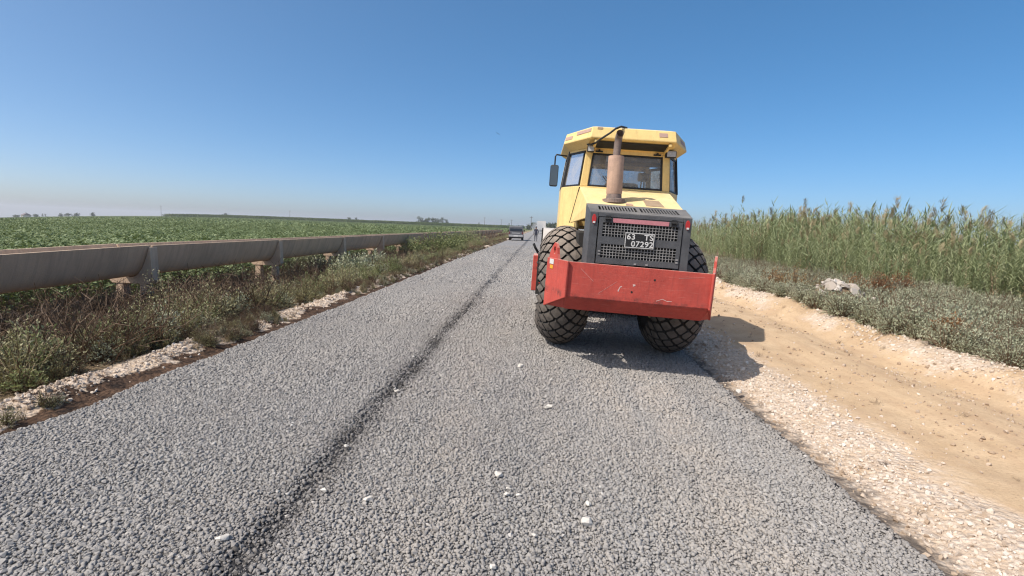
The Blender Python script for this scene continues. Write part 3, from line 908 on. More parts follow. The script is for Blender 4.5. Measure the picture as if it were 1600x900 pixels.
# sloped top, framed round two banks of slots
def top_pt(x, f): return (x, YG + 0.36 * f, ZS + (z1 - ZS) * f)
def top_panel(x0, x1, f0, f1):
    sh.slab([top_pt(x0, f0), top_pt(x1, f0), top_pt(x1, f1), top_pt(x0, f1)], (0, 0.005, -0.018))
top_panel(-GHW, GHW, 0.0, 0.30)
top_panel(-GHW - 0.012, GHW + 0.012, 0.78, 1.0)
for (a, b) in ((-GHW, -0.42), (-0.02, 0.02), (0.42, GHW)):
    top_panel(a, b, 0.30, 0.78)
nb = 13
for bank in (-1, 1):
    for k in range(nb - 1):
        xc = bank * (0.02 + 0.40 * (k + 1) / nb)
        top_panel(xc - 0.0075, xc + 0.0075, 0.30, 0.78)
# lintel over the door and sill under it
sh.box(-GHW + 0.086, GHW - 0.086, YG - 0.001, YG + 0.02, 1.655, ZS - 0.006)
sho = sh.build('rear_hood_shell', M_GREY, roller, bevel=0.004)
bk = MB(); bk.slab([top_pt(-0.42, 0.25), top_pt(0.42, 0.25), top_pt(0.42, 0.85), top_pt(-0.42, 0.85)], (0, 0.01, -0.05))
bk.M = Matrix.Translation((0, 0.005, -0.035))
b2 = MB(); 
b2.hexa([(-0.42, YG + 0.09, ZS - 0.03), (0.42, YG + 0.09, ZS - 0.03), (0.42, YG + 0.30, ZS + 0.03), (-0.42, YG + 0.30, ZS + 0.03),
         (-0.42, YG + 0.09, ZS - 0.02), (0.42, YG + 0.09, ZS - 0.02), (0.42, YG + 0.30, ZS + 0.04), (-0.42, YG + 0.30, ZS + 0.04)])
b2.build('louvre_backing', M_BLACK, sho)

# door with two grid openings
YD = YG - 0.012
dr = MB()
DX, DZ0, DZ1 = 0.425, 1.175, 1.65
win = [(1.235, 1.378), (1.455, 1.597)]
wx0 = 0.385
def dbox(x0, x1, z0, z1): dr.box(x0, x1, YD, YD + 0.022, z0, z1)
dbox(-DX, -wx0, DZ0, DZ1); dbox(wx0, DX, DZ0, DZ1)
dbox(-wx0, wx0, DZ0, win[0][0]); dbox(-wx0, wx0, win[0][1], win[1][0]); dbox(-wx0, wx0, win[1][1], DZ1)
dro = dr.build('grille_door', M_GREY, sho)
bb = MB(); bb.box(-0.40, 0.40, YD + 0.07, YD + 0.09, 1.19, 1.64); bb.build('radiator', M_BLACK, sho)
for (za, zb_) in win:
    g = MB()
    nxx, nzz = 24, 5
    for k in range(1, nxx):
        x_ = -wx0 + 2 * wx0 * k / nxx
        g.box(x_ - 0.0024, x_ + 0.0024, YD + 0.004, YD + 0.012, za, zb_)
    for k in range(1, nzz):
        z_ = za + (zb_ - za) * k / nzz
        g.box(-wx0, wx0, YD + 0.0025, YD + 0.0105, z_ - 0.0024, z_ + 0.0024)
    g.build('grille_grid', M_MESH, dro)
g = MB(); g.box(-0.285, 0.285, YD - 0.006, YD - 0.001, 1.602, 1.645); g.build('reflector_strip', M_PINK, dro)
for s in (-1, 1):
    h = MB(); xh = s * 0.335
    h.box(xh - 0.026, xh + 0.026, YD - 0.014, YD - 0.001, 1.60, 1.622); h.box(xh - 0.026, xh + 0.026, YD - 0.014, YD - 0.001, 1.648, 1.668)
    h.tube([(xh - 0.03, YD - 0.016, 1.635), (xh + 0.03, YD - 0.016, 1.635)], 0.011, 8)
    h.build('hinge', M_BLACK, dro)
    tl = MB()
    tl.M = Matrix.Translation((s * 0.478, YG - 0.012, 1.625))
    tl.add([(0.021 * math.cos(g_), 0, 0.048 * math.sin(g_)) for g_ in [2 * PI * q / 14 for q in range(14)]] + [(0.024 * math.cos(g_), 0.012, 0.052 * math.sin(g_)) for g_ in [2 * PI * q / 14 for q in range(14)]],
           [tuple(range(14))] + [(q, 14 + q, 14 + (q + 1) % 14, (q + 1) % 14) for q in range(14)], 0)
    tlo = tl.build('tail_light', M_TAILRED, sho)
    t2 = MB(); t2.box(s * 0.478 - 0.012, s * 0.478 + 0.012, YG - 0.0165, YG - 0.0125, 1.583, 1.602); t2.build('reversing_lens', M_WHITE, tlo)
for (x_, z_) in ((-0.40, 1.30), (-0.40, 1.27), (0.40, 1.235), (0.40, 1.265), (-0.02, 1.19), (0.10, 1.19)):
    k = MB(); k.box(x_ - 0.012, x_ + 0.012, YD - 0.008, YD - 0.001, z_ - 0.007, z_ + 0.007); k.build('latch', M_MESH, dro)

# number plate
pl = MB(); px0, px1, pz0, pz1 = -0.148, 0.148, 1.357, 1.51
pl.box(px0, px1, YD - 0.016, YD - 0.006, pz0, pz1)
plo = pl.build('number_plate', M_BLACK, roller, bevel=0.003)
fr = MB()
for (a, b, c, d) in ((px0, px1, pz0, pz0 + 0.007), (px0, px1, pz1 - 0.007, pz1), (px0, px0 + 0.007, pz0 + 0.008, pz1 - 0.008), (px1 - 0.007, px1, pz0 + 0.008, pz1 - 0.008)):
    fr.box(a, b, YD - 0.0185, YD - 0.0165, c, d)
fr.build('plate_border', M_WHITE, plo)
def text_mesh(name, body, size, loc, rot, mat, parent, align='CENTER', bold=0.0, sx=1.0):
    cu = bpy.data.curves.new(name, 'FONT')
    cu.body = body; cu.size = size; cu.align_x = align; cu.extrude = 0.0008; cu.offset = bold; cu.space_character = 1.08
    to = bpy.data.objects.new(name, cu)
    COL.objects.link(to)
    dg = bpy.context.evaluated_depsgraph_get()
    me = bpy.data.meshes.new_from_object(to.evaluated_get(dg))
    bpy.data.objects.remove(to)
    me.materials.clear(); me.materials.append(mat)
    o = bpy.data.objects.new(name, me); COL.objects.link(o)
    o.parent = parent; o.location = loc; o.rotation_euler = rot; o.scale = (sx, 1, 1)
    return o
for (body, x_, z_) in (('63', -0.088, 1.443), ('TS', 0.092, 1.443), ('07292', 0.030, 1.372)):
    text_mesh('plate_lettering', body, 0.079, (x_, YD - 0.0178, z_), (PI / 2, 0, 0), M_WHITE, plo, bold=0.0013, sx=1.08)

# ---- yellow engine hood rising to the cab
hd = MB()
yh0, yh1 = YG + 0.365, -0.10
hd.slab([(-0.525, yh0, 1.79), (0.525, yh0, 1.79), (0.56, yh1, 2.045), (-0.56, yh1, 2.045)], (0, 0.01, -0.035))
for s in (-1, 1):
    hd.hexa([(s * 0.526, yh0, 1.64), (s * 0.50, yh0, 1.64), (s * 0.625, yh1, 1.585), (s * 0.65, yh1, 1.585),
             (s * 0.526, yh0, 1.787), (s * 0.50, yh0, 1.787), (s * 0.535, yh1, 2.04), (s * 0.561, yh1, 2.04)])
hd.box(-0.50, 0.50, yh0 + 0.002, yh0 + 0.02, 1.45, 1.755)
hdo = hd.build('engine_hood', M_YEL, roller, bevel=0.012)
def hood_z(y): return 1.79 + (2.045 - 1.79) * (y - yh0) / (yh1 - yh0)
def hood_patch(name, x0, x1, ya, yb, mat, th=0.003):
    m = MB(); m.slab([(x0, ya, hood_z(ya) + 0.002), (x1, ya, hood_z(ya) + 0.002), (x1 - 0.01, yb, hood_z(yb) + 0.002), (x0 + 0.01, yb, hood_z(yb) + 0.002)], (0, 0, th)); return m.build(name, mat, hdo)
hood_patch('scorched_patch', 0.13, 0.33, -0.90, -0.62, M_BROWNPATCH)
hood_patch('hood_catch', -0.10, -0.02, -0.93, -0.88, M_RUST, 0.012)

for s in (-1, 1):
    sg = MB(); sg.hexa([(s * 0.652, -0.098, 1.585), (s * 0.660, -0.098, 1.585), (s * 0.660, -0.07, 1.585), (s * 0.652, -0.07, 1.585), (s * 0.563, -0.098, 2.045), (s * 0.571, -0.098, 2.045), (s * 0.571, -0.07, 2.045), (s * 0.563, -0.07, 2.045)])
    sg.build('hood_gap_strip', M_BLACK, hdo)  # black strip stands in for the dark gap between hood and cab
# ---- exhaust
exx, exy = -0.215, -0.76
ze = hood_z(exy)
ex = MB(); ex.tube([(exx, exy, 1.93), (exx, exy, 1.945), (exx, exy, 2.325), (exx, exy, 2.355), (exx, exy, 2.36)], [0.083, 0.089, 0.089, 0.086, 0.05], 28)
exo = ex.build('exhaust_muffler', M_RUST, roller); auto_smooth(exo)
fl = MB(); fl.tube([(exx, exy, ze - 0.02), (exx, exy, ze + 0.022), (exx, exy, ze + 0.03), (exx, exy, 1.94)], [0.130, 0.128, 0.088, 0.084], 26)
fl.build('exhaust_flange', M_PIPE, exo)
pp = MB()
path = [(exx, exy, 2.35)] + [(exx + 0.004, exy, 2.42), (exx + 0.008, exy, 2.485), (exx + 0.012, exy - 0.010, 2.535), (exx + 0.014, exy - 0.035, 2.575), (exx + 0.016, exy - 0.085, 2.595)]
pp.tube(path, 0.041, 20, caps=False); pp.tube(path, 0.036, 20, caps=False)
ppo = pp.build('exhaust_pipe', M_PIPE, exo, fix=False); auto_smooth(ppo)
exo.matrix_basis = Matrix.Translation((exx, exy, ze)) @ Matrix.Rotation(rad(-1.9), 4, 'Y') @ Matrix.Translation((-exx, -exy, -ze))

# ---- cab
cb = MB()
# plan outline (half): rear, quarter, side, front
HO = [(0.555, -0.10), (0.775, 0.34), (0.775, 1.10), (0.60, 1.45)]
def ring(sx): return [(sx * x, y) for x, y in HO]
zl0, zl1, zu = 1.52, 2.06, 2.535
def wall(p, q, za, zb, th=0.03, mb=cb):
    d = Vector((q[0] - p[0], q[1] - p[1], 0)).normalized(); nrm = Vector((d.y, -d.x, 0))
    mb.slab([(p[0], p[1], za), (q[0], q[1], za), (q[0], q[1], zb), (p[0], p[1], zb)], -nrm * th if (p[0] + q[0]) * nrm.x + ((p[1] + q[1]) / 2 - 0.6) * 2 * nrm.y > 0 else nrm * th)
for s in (-1, 1):
    r = ring(s)
    wall(r[0], r[1], zl0, zl1); wall(r[1], r[2], zl0 - 0.35, zl1); wall(r[2], r[3], zl0, zl1)
wall((-0.555, -0.10), (0.555, -0.10), zl0 + 0.1, zl1 - 0.0)
wall((-0.60, 1.45), (0.60, 1.45), zl0, zl1 - 0.25)
cb.box(-0.55, 0.55, 0.0, 1.40, zl0, zl0 + 0.04)
cab = cb.build('cab_body', M_YEL, roller, bevel=0.006)
# posts
def taper(o):
    for v in o.data.vertices:
        f = max(0.0, min(1.15, (v.co.z - zl1) / (zu - zl1)))
        v.co.x *= 1 - 0.078 * f
    return o
def post(p, w, d, z0=zl1, z1=zu, lean=(0, 0), mat=M_YEL, name='cab_post'):
    m = MB(); x, y = p
    m.hexa([(x - w, y - d, z0), (x + w, y - d, z0), (x + w, y + d, z0), (x - w, y + d, z0),
            (x - w + lean[0], y - d + lean[1], z1), (x + w + lean[0], y - d + lean[1], z1), (x + w + lean[0], y + d + lean[1], z1), (x - w + lean[0], y + d + lean[1], z1)])
    return taper(m.build(name, mat, roller, bevel=0.008))
for s in (-1, 1):
    post((s * 0.515, -0.065), 0.046, 0.03)
    post((s * 0.755, 0.34), 0.020, 0.03, mat=M_BLACK)
    post((s * 0.755, 1.08), 0.022, 0.03)
    post((s * 0.60, 1.42), 0.03, 0.03)
# lintel over the rear window, with the dark vent above it
li = MB()
li.slab([(-0.555, -0.10, 2.478), (0.555, -0.10, 2.478), (0.555, -0.10, 2.535), (-0.555, -0.10, 2.535)], (0, 0.04, 0))
for s in (-1, 1):
    r = ring(s); wall(r[0], r[1], 2.505, 2.535, 0.03, li); wall(r[1], r[2], 2.505, 2.535, 0.03, li)
li.slab([(-0.60, 1.45, 2.49), (0.60, 1.45, 2.49), (0.60, 1.45, 2.535), (-0.60, 1.45, 2.535)], (0, -0.04, 0))
taper(li.build('window_lintel', M_YEL, roller, bevel=0.004))
for s in (-1, 1):
    k = MB(); k.tube([(s * 0.36, -0.108, 2.505), (s * 0.36, -0.135, 2.505)], 0.014, 10); k.box(s * 0.36 - 0.045, s * 0.36 + 0.045, -0.118, -0.105, 2.485, 2.502); k.build('window_hinge', M_BLACK, roller)
# glazing: panes with black rubber seals
def pane(p, q, za, zb, name='window'):
    d = Vector((q[0] - p[0], q[1] - p[1], 0)); l = d.length; d.normalize(); n_ = Vector((d.y, -d.x, 0))
    if n_.x * (p[0] + q[0]) / 2 + n_.y * ((p[1] + q[1]) / 2 - 0.6) < 0: n_ = -n_
    P = lambda t_, z, o_=0.0: (p[0] + d.x * t_ + n_.x * o_, p[1] + d.y * t_ + n_.y * o_, z)
    f = MB(); w = 0.022
    for (a, b, c, e) in ((0, l, za, za + w), (0, l, zb - w, zb), (0, w, za + w, zb - w), (l - w, l, za + w, zb - w)):
        f.slab([P(a, c, 0.004), P(b, c, 0.004), P(b, e, 0.004), P(a, e, 0.004)], n_ * -0.025)
    fo = taper(f.build(name, M_BLACK, roller))
    g = MB(); g.add([P(w, za + w, -0.008), P(l - w, za + w, -0.008), P(l - w, zb - w, -0.008), P(w, zb - w, -0.008)], [(0, 1, 2, 3)])
    taper(g.build('pane', M_GLASS, fo, fix=False))
pane((-0.467, -0.085), (0.467, -0.085), 2.062, 2.476)
for s in (-1, 1):
    pane((s * 0.572, -0.04), (s * 0.755, 0.32), 2.062, 2.505)
    pane((s * 0.772, 0.375), (s * 0.772, 1.055), 2.062, 2.505)
    pane((s * 0.765, 1.125), (s * 0.615, 1.43), 1.98, 2.505)
pane((-0.565, 1.44), (0.565, 1.44), 1.82, 2.488)
# ceiling lining and interior
hlx = MB(); hlx.box(-0.54, 0.54, 0.0, 1.38, 2.535, 2.60); hlx.box(-0.5, 0.5, -0.05, 0.35, 2.40, 2.47); hlx.build('headliner', M_HEADLINE, roller)
se = MB()
se.box(-0.26, 0.26, 0.30, 0.78, 1.62, 1.78); se.hexa([(-0.25, 0.24, 1.76), (0.25, 0.24, 1.76), (0.25, 0.36, 1.76), (-0.25, 0.36, 1.76), (-0.22, 0.14, 2.16), (0.22, 0.14, 2.16), (0.22, 0.24, 2.16), (-0.22, 0.24, 2.16)])
se.build('seat', M_SEAT, roller, bevel=0.05)
wl = MB()
wl.M = Matrix.Translation((-0.02, 0.98, 2.02)) @ Matrix.Rotation(rad(-62), 4, 'X')
wl.tube([(0.19 * math.cos(g_), 0.19 * math.sin(g_), 0) for g_ in [2 * PI * q / 24 for q in range(25)]], 0.016, 8)
wl.tube([(-0.18, 0, 0), (0.18, 0, 0)], 0.012, 6); wl.tube([(0, 0, 0), (0, 0, -0.4)], 0.03, 8)
wl.build('steering_wheel', M_BLACK, roller)
# wiper arm on the front window
wp = MB(); wp.tube([(0.30, 1.405, 1.9), (-0.12, 1.405, 2.36)], 0.009, 6); wp.tube([(0.33, 1.405, 1.9), (-0.08, 1.405, 2.36)], 0.007, 6); wp.build('wiper', M_BLACK, roller)
lbl = MB(); lbl.box(-0.26, -0.14, -0.072, -0.068, 2.38, 2.45); lbl.build('window_sticker', M_WHITE, roller)

# ---- roof: octagon slab, fascia bevel and tapered underside
rf = MB()
def oct_(ext, hwid, rear, front, z):
    a = ext
    return [(-a, rear, z), (a, rear, z), (hwid, rear + 0.62, z), (hwid, front - 0.5, z), (a + 0.05, front, z), (-a - 0.05, front, z), (-hwid, front - 0.5, z), (-hwid, rear + 0.62, z)]
r0 = oct_(0.49, 0.765, -0.39, 1.72, 2.735)
r1 = oct_(0.505, 0.795, -0.42, 1.75, 2.62)
r1b = oct_(0.505, 0.795, -0.42, 1.75, 2.603)
r2 = [(-0.52, -0.13, 2.53), (0.52, -0.13, 2.53), (0.705, 0.30, 2.53), (0.705, 1.12, 2.53), (0.55, 1.46, 2.53), (-0.55, 1.46, 2.53), (-0.705, 1.12, 2.53), (-0.705, 0.30, 2.53)]
rc = [(x * 0.9, (y - 0.66) * 0.9 + 0.66, 2.76) for x, y, z in r0]
vs = rc + r0 + r1 + r1b + r2
fs = [tuple(range(8))]
for lv in range(4):
    for q in range(8):
        fs.append((lv * 8 + q, lv * 8 + (q + 1) % 8, (lv + 1) * 8 + (q + 1) % 8, (lv + 1) * 8 + q))
fs.append(tuple(range(39, 31, -1)))
rf.add(vs, fs)
rfo = rf.build('cab_roof', M_YEL, roller, bevel=0.006)
# vent strip in the sloped underside of the roof, above the rear window
def und(x, f, d=0.004):   # f 0 at the cab, 1 at the fascia
    y = -0.13 + (-0.42 + 0.13) * f; z = 2.532 + 0.062 * f
    return (x, y - d * 0.19, z - d * 0.98)
vt = MB()
vt.slab([und(-0.43, 0.10), und(0.43, 0.10), und(0.43, 0.80), und(-0.43, 0.80)], (0, 0, -0.006))
vto = vt.build('vent_strip', M_BLACK, rfo)
for s in (-1, 1):
    vs_ = MB()
    vs_.slab([und(s * 0.455, 0.02), und(s * 0.425, 0.02), und(s * 0.425, 0.95), und(s * 0.455, 0.95)], (0, 0, -0.03))
    vs_.build('vent_bracket', M_YEL, rfo)
# stickers on the fascia
def fascia(f0, f1, za, zb, seg, mat, name='reflector'):
    a, b = seg
    def P(f, z):
        k = (z - 2.62) / 0.115
        p0 = Vector(r1[a]).lerp(Vector(r1[b]), f); p1 = Vector(r0[a]).lerp(Vector(r0[b]), f)
        return p0.lerp(p1, k)
    q = [P(f0, za), P(f1, za), P(f1, zb), P(f0, zb)]
    n_ = (q[1] - q[0]).cross(q[3] - q[0]).normalized()
    if n_.y > 0: n_ = -n_
    m = MB(); m.slab([p + n_ * 0.0015 for p in q], n_ * 0.003); m.build(name, mat, rfo)
fascia(0.06, 0.125, 2.709, 2.733, (0, 1), M_BROWNPATCH, 'maker_sticker')
fascia(0.80, 0.90, 2.659, 2.706, (0, 1), M_FADED)
fascia(0.03, 0.30, 2.644, 2.689, (7, 0), M_FADED)
fascia(0.45, 0.97, 2.679, 2.719, (7, 0), M_FADED)
fascia(0.40, 0.85, 2.644, 2.694, (1, 2), M_FADED)
cbv = MB()
cbv.M = Matrix.Translation((0, 0, -0.062))
cbv.tube([(-0.52, -0.20, 2.62), (-0.49, -0.30, 2.60), (-0.44, -0.40, 2.61), (-0.38, -0.47, 2.655), (-0.29, -0.475, 2.72), (-0.23, -0.46, 2.775), (-0.16, -0.42, 2.812), (-0.08, -0.32, 2.82)], 0.012, 8)
cbv.build('cable', M_BLACK, rfo)
# lamps under the roof
def lamp(x, y, z, w, h, name):
    m = MB(); m.box(x - w, x + w, y - 0.03, y + 0.05, z - h, z + h); mo = m.build(name, M_BLACK, roller, bevel=0.012)
    n_ = MB(); n_.box(x - w * 0.82, x + w * 0.82, y - 0.037, y - 0.031, z - h * 0.8, z + h * 0.8); n_.build('lamp_lens', M_LENS, mo, bevel=0.002)
    k = MB(); k.tube([(x, y + 0.02, z + h - 0.01), (x, y + 0.06, 2.58)], 0.012, 6); k.build('lamp_bracket', M_BLACK, mo)
lamp(-0.475, -0.21, 2.505, 0.042, 0.04, 'work_lamp')
lamp(0.505, -0.20, 2.50, 0.064, 0.042, 'work_lamp')
# mirrors
def mirror(x, y, z, arm, w=0.058, h=0.15):
    m = MB(); m.box(x - w, x + w, y - 0.012, y + 0.035, z - h, z + h)
    mo = m.build('mirror', M_BLACK, roller, bevel=0.025)
    g = MB(); g.box(x - w * 0.84, x + w * 0.84, y - 0.016, y - 0.0125, z - h * 0.9, z + h * 0.9)
    g.build('mirror_glass', M_MIRROR, mo)
    a = MB(); a.tube(arm, 0.011, 7); a.build('mirror_arm', M_BLACK, mo)
tm = NT('mirror_glass'); tm.principled((0.12, 0.14, 0.15), 0.15, 0.6); M_MIRROR = tm.mat
mirror(-0.885, 0.62, 2.235, [(-0.885, 0.645, 2.38), (-0.885, 0.645, 2.50), (-0.87, 0.66, 2.53), (-0.72, 0.75, 2.53)])
mirror(0.47, 1.22, 2.36, [(0.45, 1.25, 2.30), (0.44, 1.25, 2.05), (0.42, 1.30, 1.80), (0.42, 1.36, 1.60)], 0.085, 0.065)
# cab steps, door handle and fenders
for s in (-1, 1):
    fd = MB()
    fd.box(min(s * 0.55, s * 1.02), max(s * 0.55, s * 1.02), 0.70, 1.30, 1.08, 1.12)
    fd.box(min(s * 0.80, s * 1.02), max(s * 0.80, s * 1.02), 0.98, 1.28, 0.50, 0.53)
    fd.box(min(s * 0.80, s * 1.02), max(s * 0.80, s * 1.02), 0.98, 1.28, 0.80, 0.83)
    fd.box(min(s * 0.98, s * 1.02), max(s * 0.98, s * 1.02), 0.99, 1.01, 0.50, 1.08)
    fd.build('step', M_DARK, roller)

# ---- drum and its yoke
DYc, DR = 2.95, 0.755
dm = MB(); dm.lathe_x([(-1.05, 0.20), (-1.05, DR - 0.02), (-1.035, DR), (1.035, DR), (1.05, DR - 0.02), (1.05, 0.20)], 80, cy=DYc, cz=DR)
dmo = dm.build('drum', M_STEEL, roller, loc=(0.085, 0, 0)); auto_smooth(dmo, 30)
yk = MB()
for s in (-1, 1):
    x0, x1 = sorted((s * 1.08, s * 1.18))
    yk.hexa([(x0, 2.05, 0.42), (x1, 2.05, 0.42), (x1, 3.75, 0.50), (x0, 3.75, 0.50), (x0, 2.05, 1.03), (x1, 2.05, 1.03), (x1, 3.75, 0.98), (x0, 3.75, 0.98)])
    yk.tube([(s * 1.06, DYc, DR), (s * 1.08, DYc, DR)], 0.28, 20)
yk.box(-1.078, 1.078, 2.00, 2.14, 0.55, 1.0)
yk.box(-1.078, 1.078, 3.74, 3.88, 0.55, 0.95)
yk.box(-0.25, 0.25, 1.70, 1.998, 0.55, 0.95)
yko = yk.build('drum_yoke', M_RED, roller, bevel=0.012, loc=(0.085, 0, 0))
sb = MB(); sb.box(-1.068, -1.045, 2.02, 2.06, 1.035, 1.50); sb.build('drum_edge_shade', M_BLACK, yko)  # black strip put in for the drum's shadowed left edge
hs = MB()
hs.tube([(-1.06, 1.98, 1.04), (-1.11, 1.90, 1.09), (-1.16, 1.85, 1.17), (-1.19, 1.86, 1.23)], 0.022, 8)
hs.tube([(-1.06, 1.98, 1.02), (-1.08, 1.85, 0.98), (-1.10, 1.80, 0.92), (-1.0, 1.7, 0.85), (-0.6, 1.6, 0.8)], 0.018, 8)
hs.build('hydraulic_hose', M_BLACK, yko)

# ------------------------------------------------------------------ raised concrete irrigation flume on saddles
def concrete_mat():
    t = NT('weathered_concrete')
    pos = t.n('NewGeometry').outputs['Position']
    n1 = t.noise(pos, 2.2, 6, 0.65)
    c = t.mix(t.ramp(n1, [(0.3, 0), (0.72, 1)]), (0.64, 0.49, 0.355), (0.50, 0.38, 0.275))
    mp = t.n('Mapping'); t.l(pos, mp.inputs[0]); mp.inputs['Scale'].default_value = (0.35, 6, 0.5)
    st = t.noise(mp.outputs[0], 1.6, 6, 0.7)
    c = t.mix(t.maprange(st, 0.45, 0.72, 0, 0.6), c, (0.30, 0.235, 0.18))
    c = t.mix(t.maprange(t.noise(pos, 34, 5, 0.7), 0.55, 0.75, 0, 0.5), c, (0.50, 0.44, 0.375))
    sp = t.n('SeparateXYZ'); t.l(pos, sp.inputs[0])
    c = t.mix(t.maprange(t.math('ADD', sp.outputs[2], t.math('MULTIPLY', n1, 0.25)), 0.40, 0.56, 0.5, 0.0, True), c, (0.46, 0.325, 0.235))
    t.principled(c, 0.92, 0, t.bump(t.noise(pos, 45, 6, 0.7), 0.35, 0.02), 0.2)
    return t.mat
M_CONC = concrete_mat()
FX, FHW, FZ0, FZ1, FJ, FL = -7.88, 0.38, 0.27, 0.88, 9.61, 4.96
def flume_section(y0, y1, name='flume_section'):
    m = MB()
    N_ = 13
    def half(hw_, zb, n):  # parabola points left to right
        out = []
        for i in range(n):
            u = -1 + 2 * i / (n - 1)
            out.append((hw_ * u, zb + (FZ1 - zb) * abs(u) ** 2.3))
        return out
    o_, i_ = half(FHW, FZ0, N_ * 2 - 1), half(FHW - 0.055, FZ0 + 0.06, N_ * 2 - 1)
    prof = o_ + i_[::-1]
    n = len(prof)
    L = y1 - y0
    jit = random.uniform(-0.008, 0.008)
    seg = 6
    vs, fs = [], []
    for k in range(seg + 1):
        for (x, z) in prof:
            vs.append((x + jit, L * k / seg, z - FZ0))
    for k in range(seg):
        for q in range(n):
            fs.append((k * n + q, k * n + (q + 1) % n, (k + 1) * n + (q + 1) % n, (k + 1) * n + q))
    h = n // 2
    for base in (0, seg * n):
        for q in range(h - 1):
            fs.append((base + q, base + q + 1, base + n - 2 - q, base + n - 1 - q))
    m.add(vs, fs)
    o = m.build(name, M_CONC, loc=(FX, y0, FZ0 + random.uniform(-0.006, 0.006)))
    auto_smooth(o, 40)
    return o
def flume_support(y, first=False):
    zg = float(terrain_z(FX, y))
    e = empty('flume_support', (FX, y, zg))
    d = -zg
    s = MB()
    N_ = 17
    inner = [(FHW * 1.03 * (-1 + 2 * i / (N_ - 1)), FZ0 - 0.012 + (FZ1 - 0.02 - FZ0) * abs(-1 + 2 * i / (N_ - 1)) ** 2.3 + d) for i in range(N_)]
    outer = []
    for i in range(N_):
        u = -1 + 2 * i / (N_ - 1)
        outer.append((max(-1, min(1, u * 1.12)) * 0.45, (0.13 if abs(u) < 0.9 else 0.13 + (abs(u) - 0.9) * 7.2) + d))
    outer[0] = (-0.415, FZ1 - 0.03 + d); outer[-1] = (0.415, FZ1 - 0.03 + d)
    outer[1] = (-0.44, 0.20 + d); outer[-2] = (0.44, 0.20 + d)
    vs = [(x, -0.095, z) for x, z in inner + outer] + [(x, 0.095, z) for x, z in inner + outer]
    n = 2 * N_
    fs = []
    for i in range(N_ - 1):
        fs += [(i, i + 1, N_ + i + 1, N_ + i), (n + i, n + N_ + i, n + N_ + i + 1, n + i + 1), (i, n + i, n + i + 1, i + 1), (N_ + i, N_ + i + 1, n + N_ + i + 1, n + N_ + i)]
    fs += [(0, N_, n + N_, n), (N_ - 1, n + N_ - 1, n + n - 1, n - 1)]
    s.add(vs, fs)
    s.build('saddle', M_CONC, e, bevel=0.008)
    for sx in (-1, 1):
        l = MB(); x = sx * 0.24
        l.hexa([(x - 0.10, -0.10, -0.12), (x + 0.10, -0.10, -0.12), (x + 0.10, 0.10, -0.12), (x - 0.10, 0.10, -0.12),
                (x - 0.075, -0.08, 0.128 + d), (x + 0.075, -0.08, 0.128 + d), (x + 0.075, 0.08, 0.128 + d), (x - 0.075, 0.08, 0.128 + d)])
        l.build('leg', M_CONC, e, bevel=0.01)
    return e
ORD = ['', 'second', 'third', 'fourth', 'fifth', 'sixth', 'seventh', 'eighth', 'ninth', 'tenth', 'eleventh', 'twelfth', 'thirteenth', 'fourteenth', 'fifteenth', 'sixteenth', 'seventeenth', 'eighteenth', 'nineteenth', 'twentieth', 'twenty-first', 'twenty-second']
for k in range(-1, 20):
    o = flume_section(FJ + FL * k + 0.012, FJ + FL * (k + 1) - 0.012)
    i = k + 1
    if i == 0: o.rotation_euler.x = rad(0.9); o.location.z -= 0.075
    tag(o, 'weathered concrete irrigation flume section, nearest one, cut by the left picture edge' if i == 0 else
        'weathered concrete irrigation flume section, %s from the left picture edge' % ORD[i], 'flume', 'irrigation flume sections beside the field')
    if k < 17:
        e = flume_support(FJ + FL * k)
        if k >= 0:
            tag(e, 'concrete saddle support under the %s flume joint from the left' % (['first'] + ORD[1:])[k], 'flume support', 'flume supports')
        else:
            tag(e, 'concrete saddle support under the nearest flume end outside the left edge', 'flume support', 'flume supports')

# ------------------------------------------------------------------ plants
def tri_leaf(m, p, d, L, W, up=None, mi=None):
    """a pointed leaf: base, two shoulders, tip"""
    d = Vector(d).normalized()
    a = Vector(up) if up else Vector((random.gauss(0, 1), random.gauss(0, 1), random.gauss(0, 1)))
    s = d.cross(a)
    if s.length < 1e-4: s = d.orthogonal()
    s.normalize()
    p = Vector(p)
    mid = p + d * (L * 0.45)
    m.add([p, mid + s * W * 0.5, p + d * L, mid - s * W * 0.5], [(0, 1, 2, 3)], mi)
def blade(m, p, az, L, W, lean0, lean1, seg=3, mi=None):
    """a ribbon leaf that bends over"""
    p = Vector(p); h = Vector((math.cos(az), math.sin(az), 0)); s = Vector((-h.y, h.x, 0))
    vs = []
    for i in range(seg + 1):
        f = i / seg
        w = W * (1 - f) ** 0.7 * 0.5 if i < seg else 0.0
        if i < seg: vs += [p + s * w, p - s * w]
        else: vs += [p.copy()]
        le = lean0 + (lean1 - lean0) * (i + 0.5) / seg
        p = p + (h * math.sin(le) + Vector((0, 0, 1)) * math.cos(le)) * (L / seg)
    fs = [(2 * i, 2 * i + 1, 2 * i + 3, 2 * i + 2) for i in range(seg - 1)] + [(2 * seg - 2, 2 * seg - 1, 2 * seg)]
    m.add(vs, fs, mi)

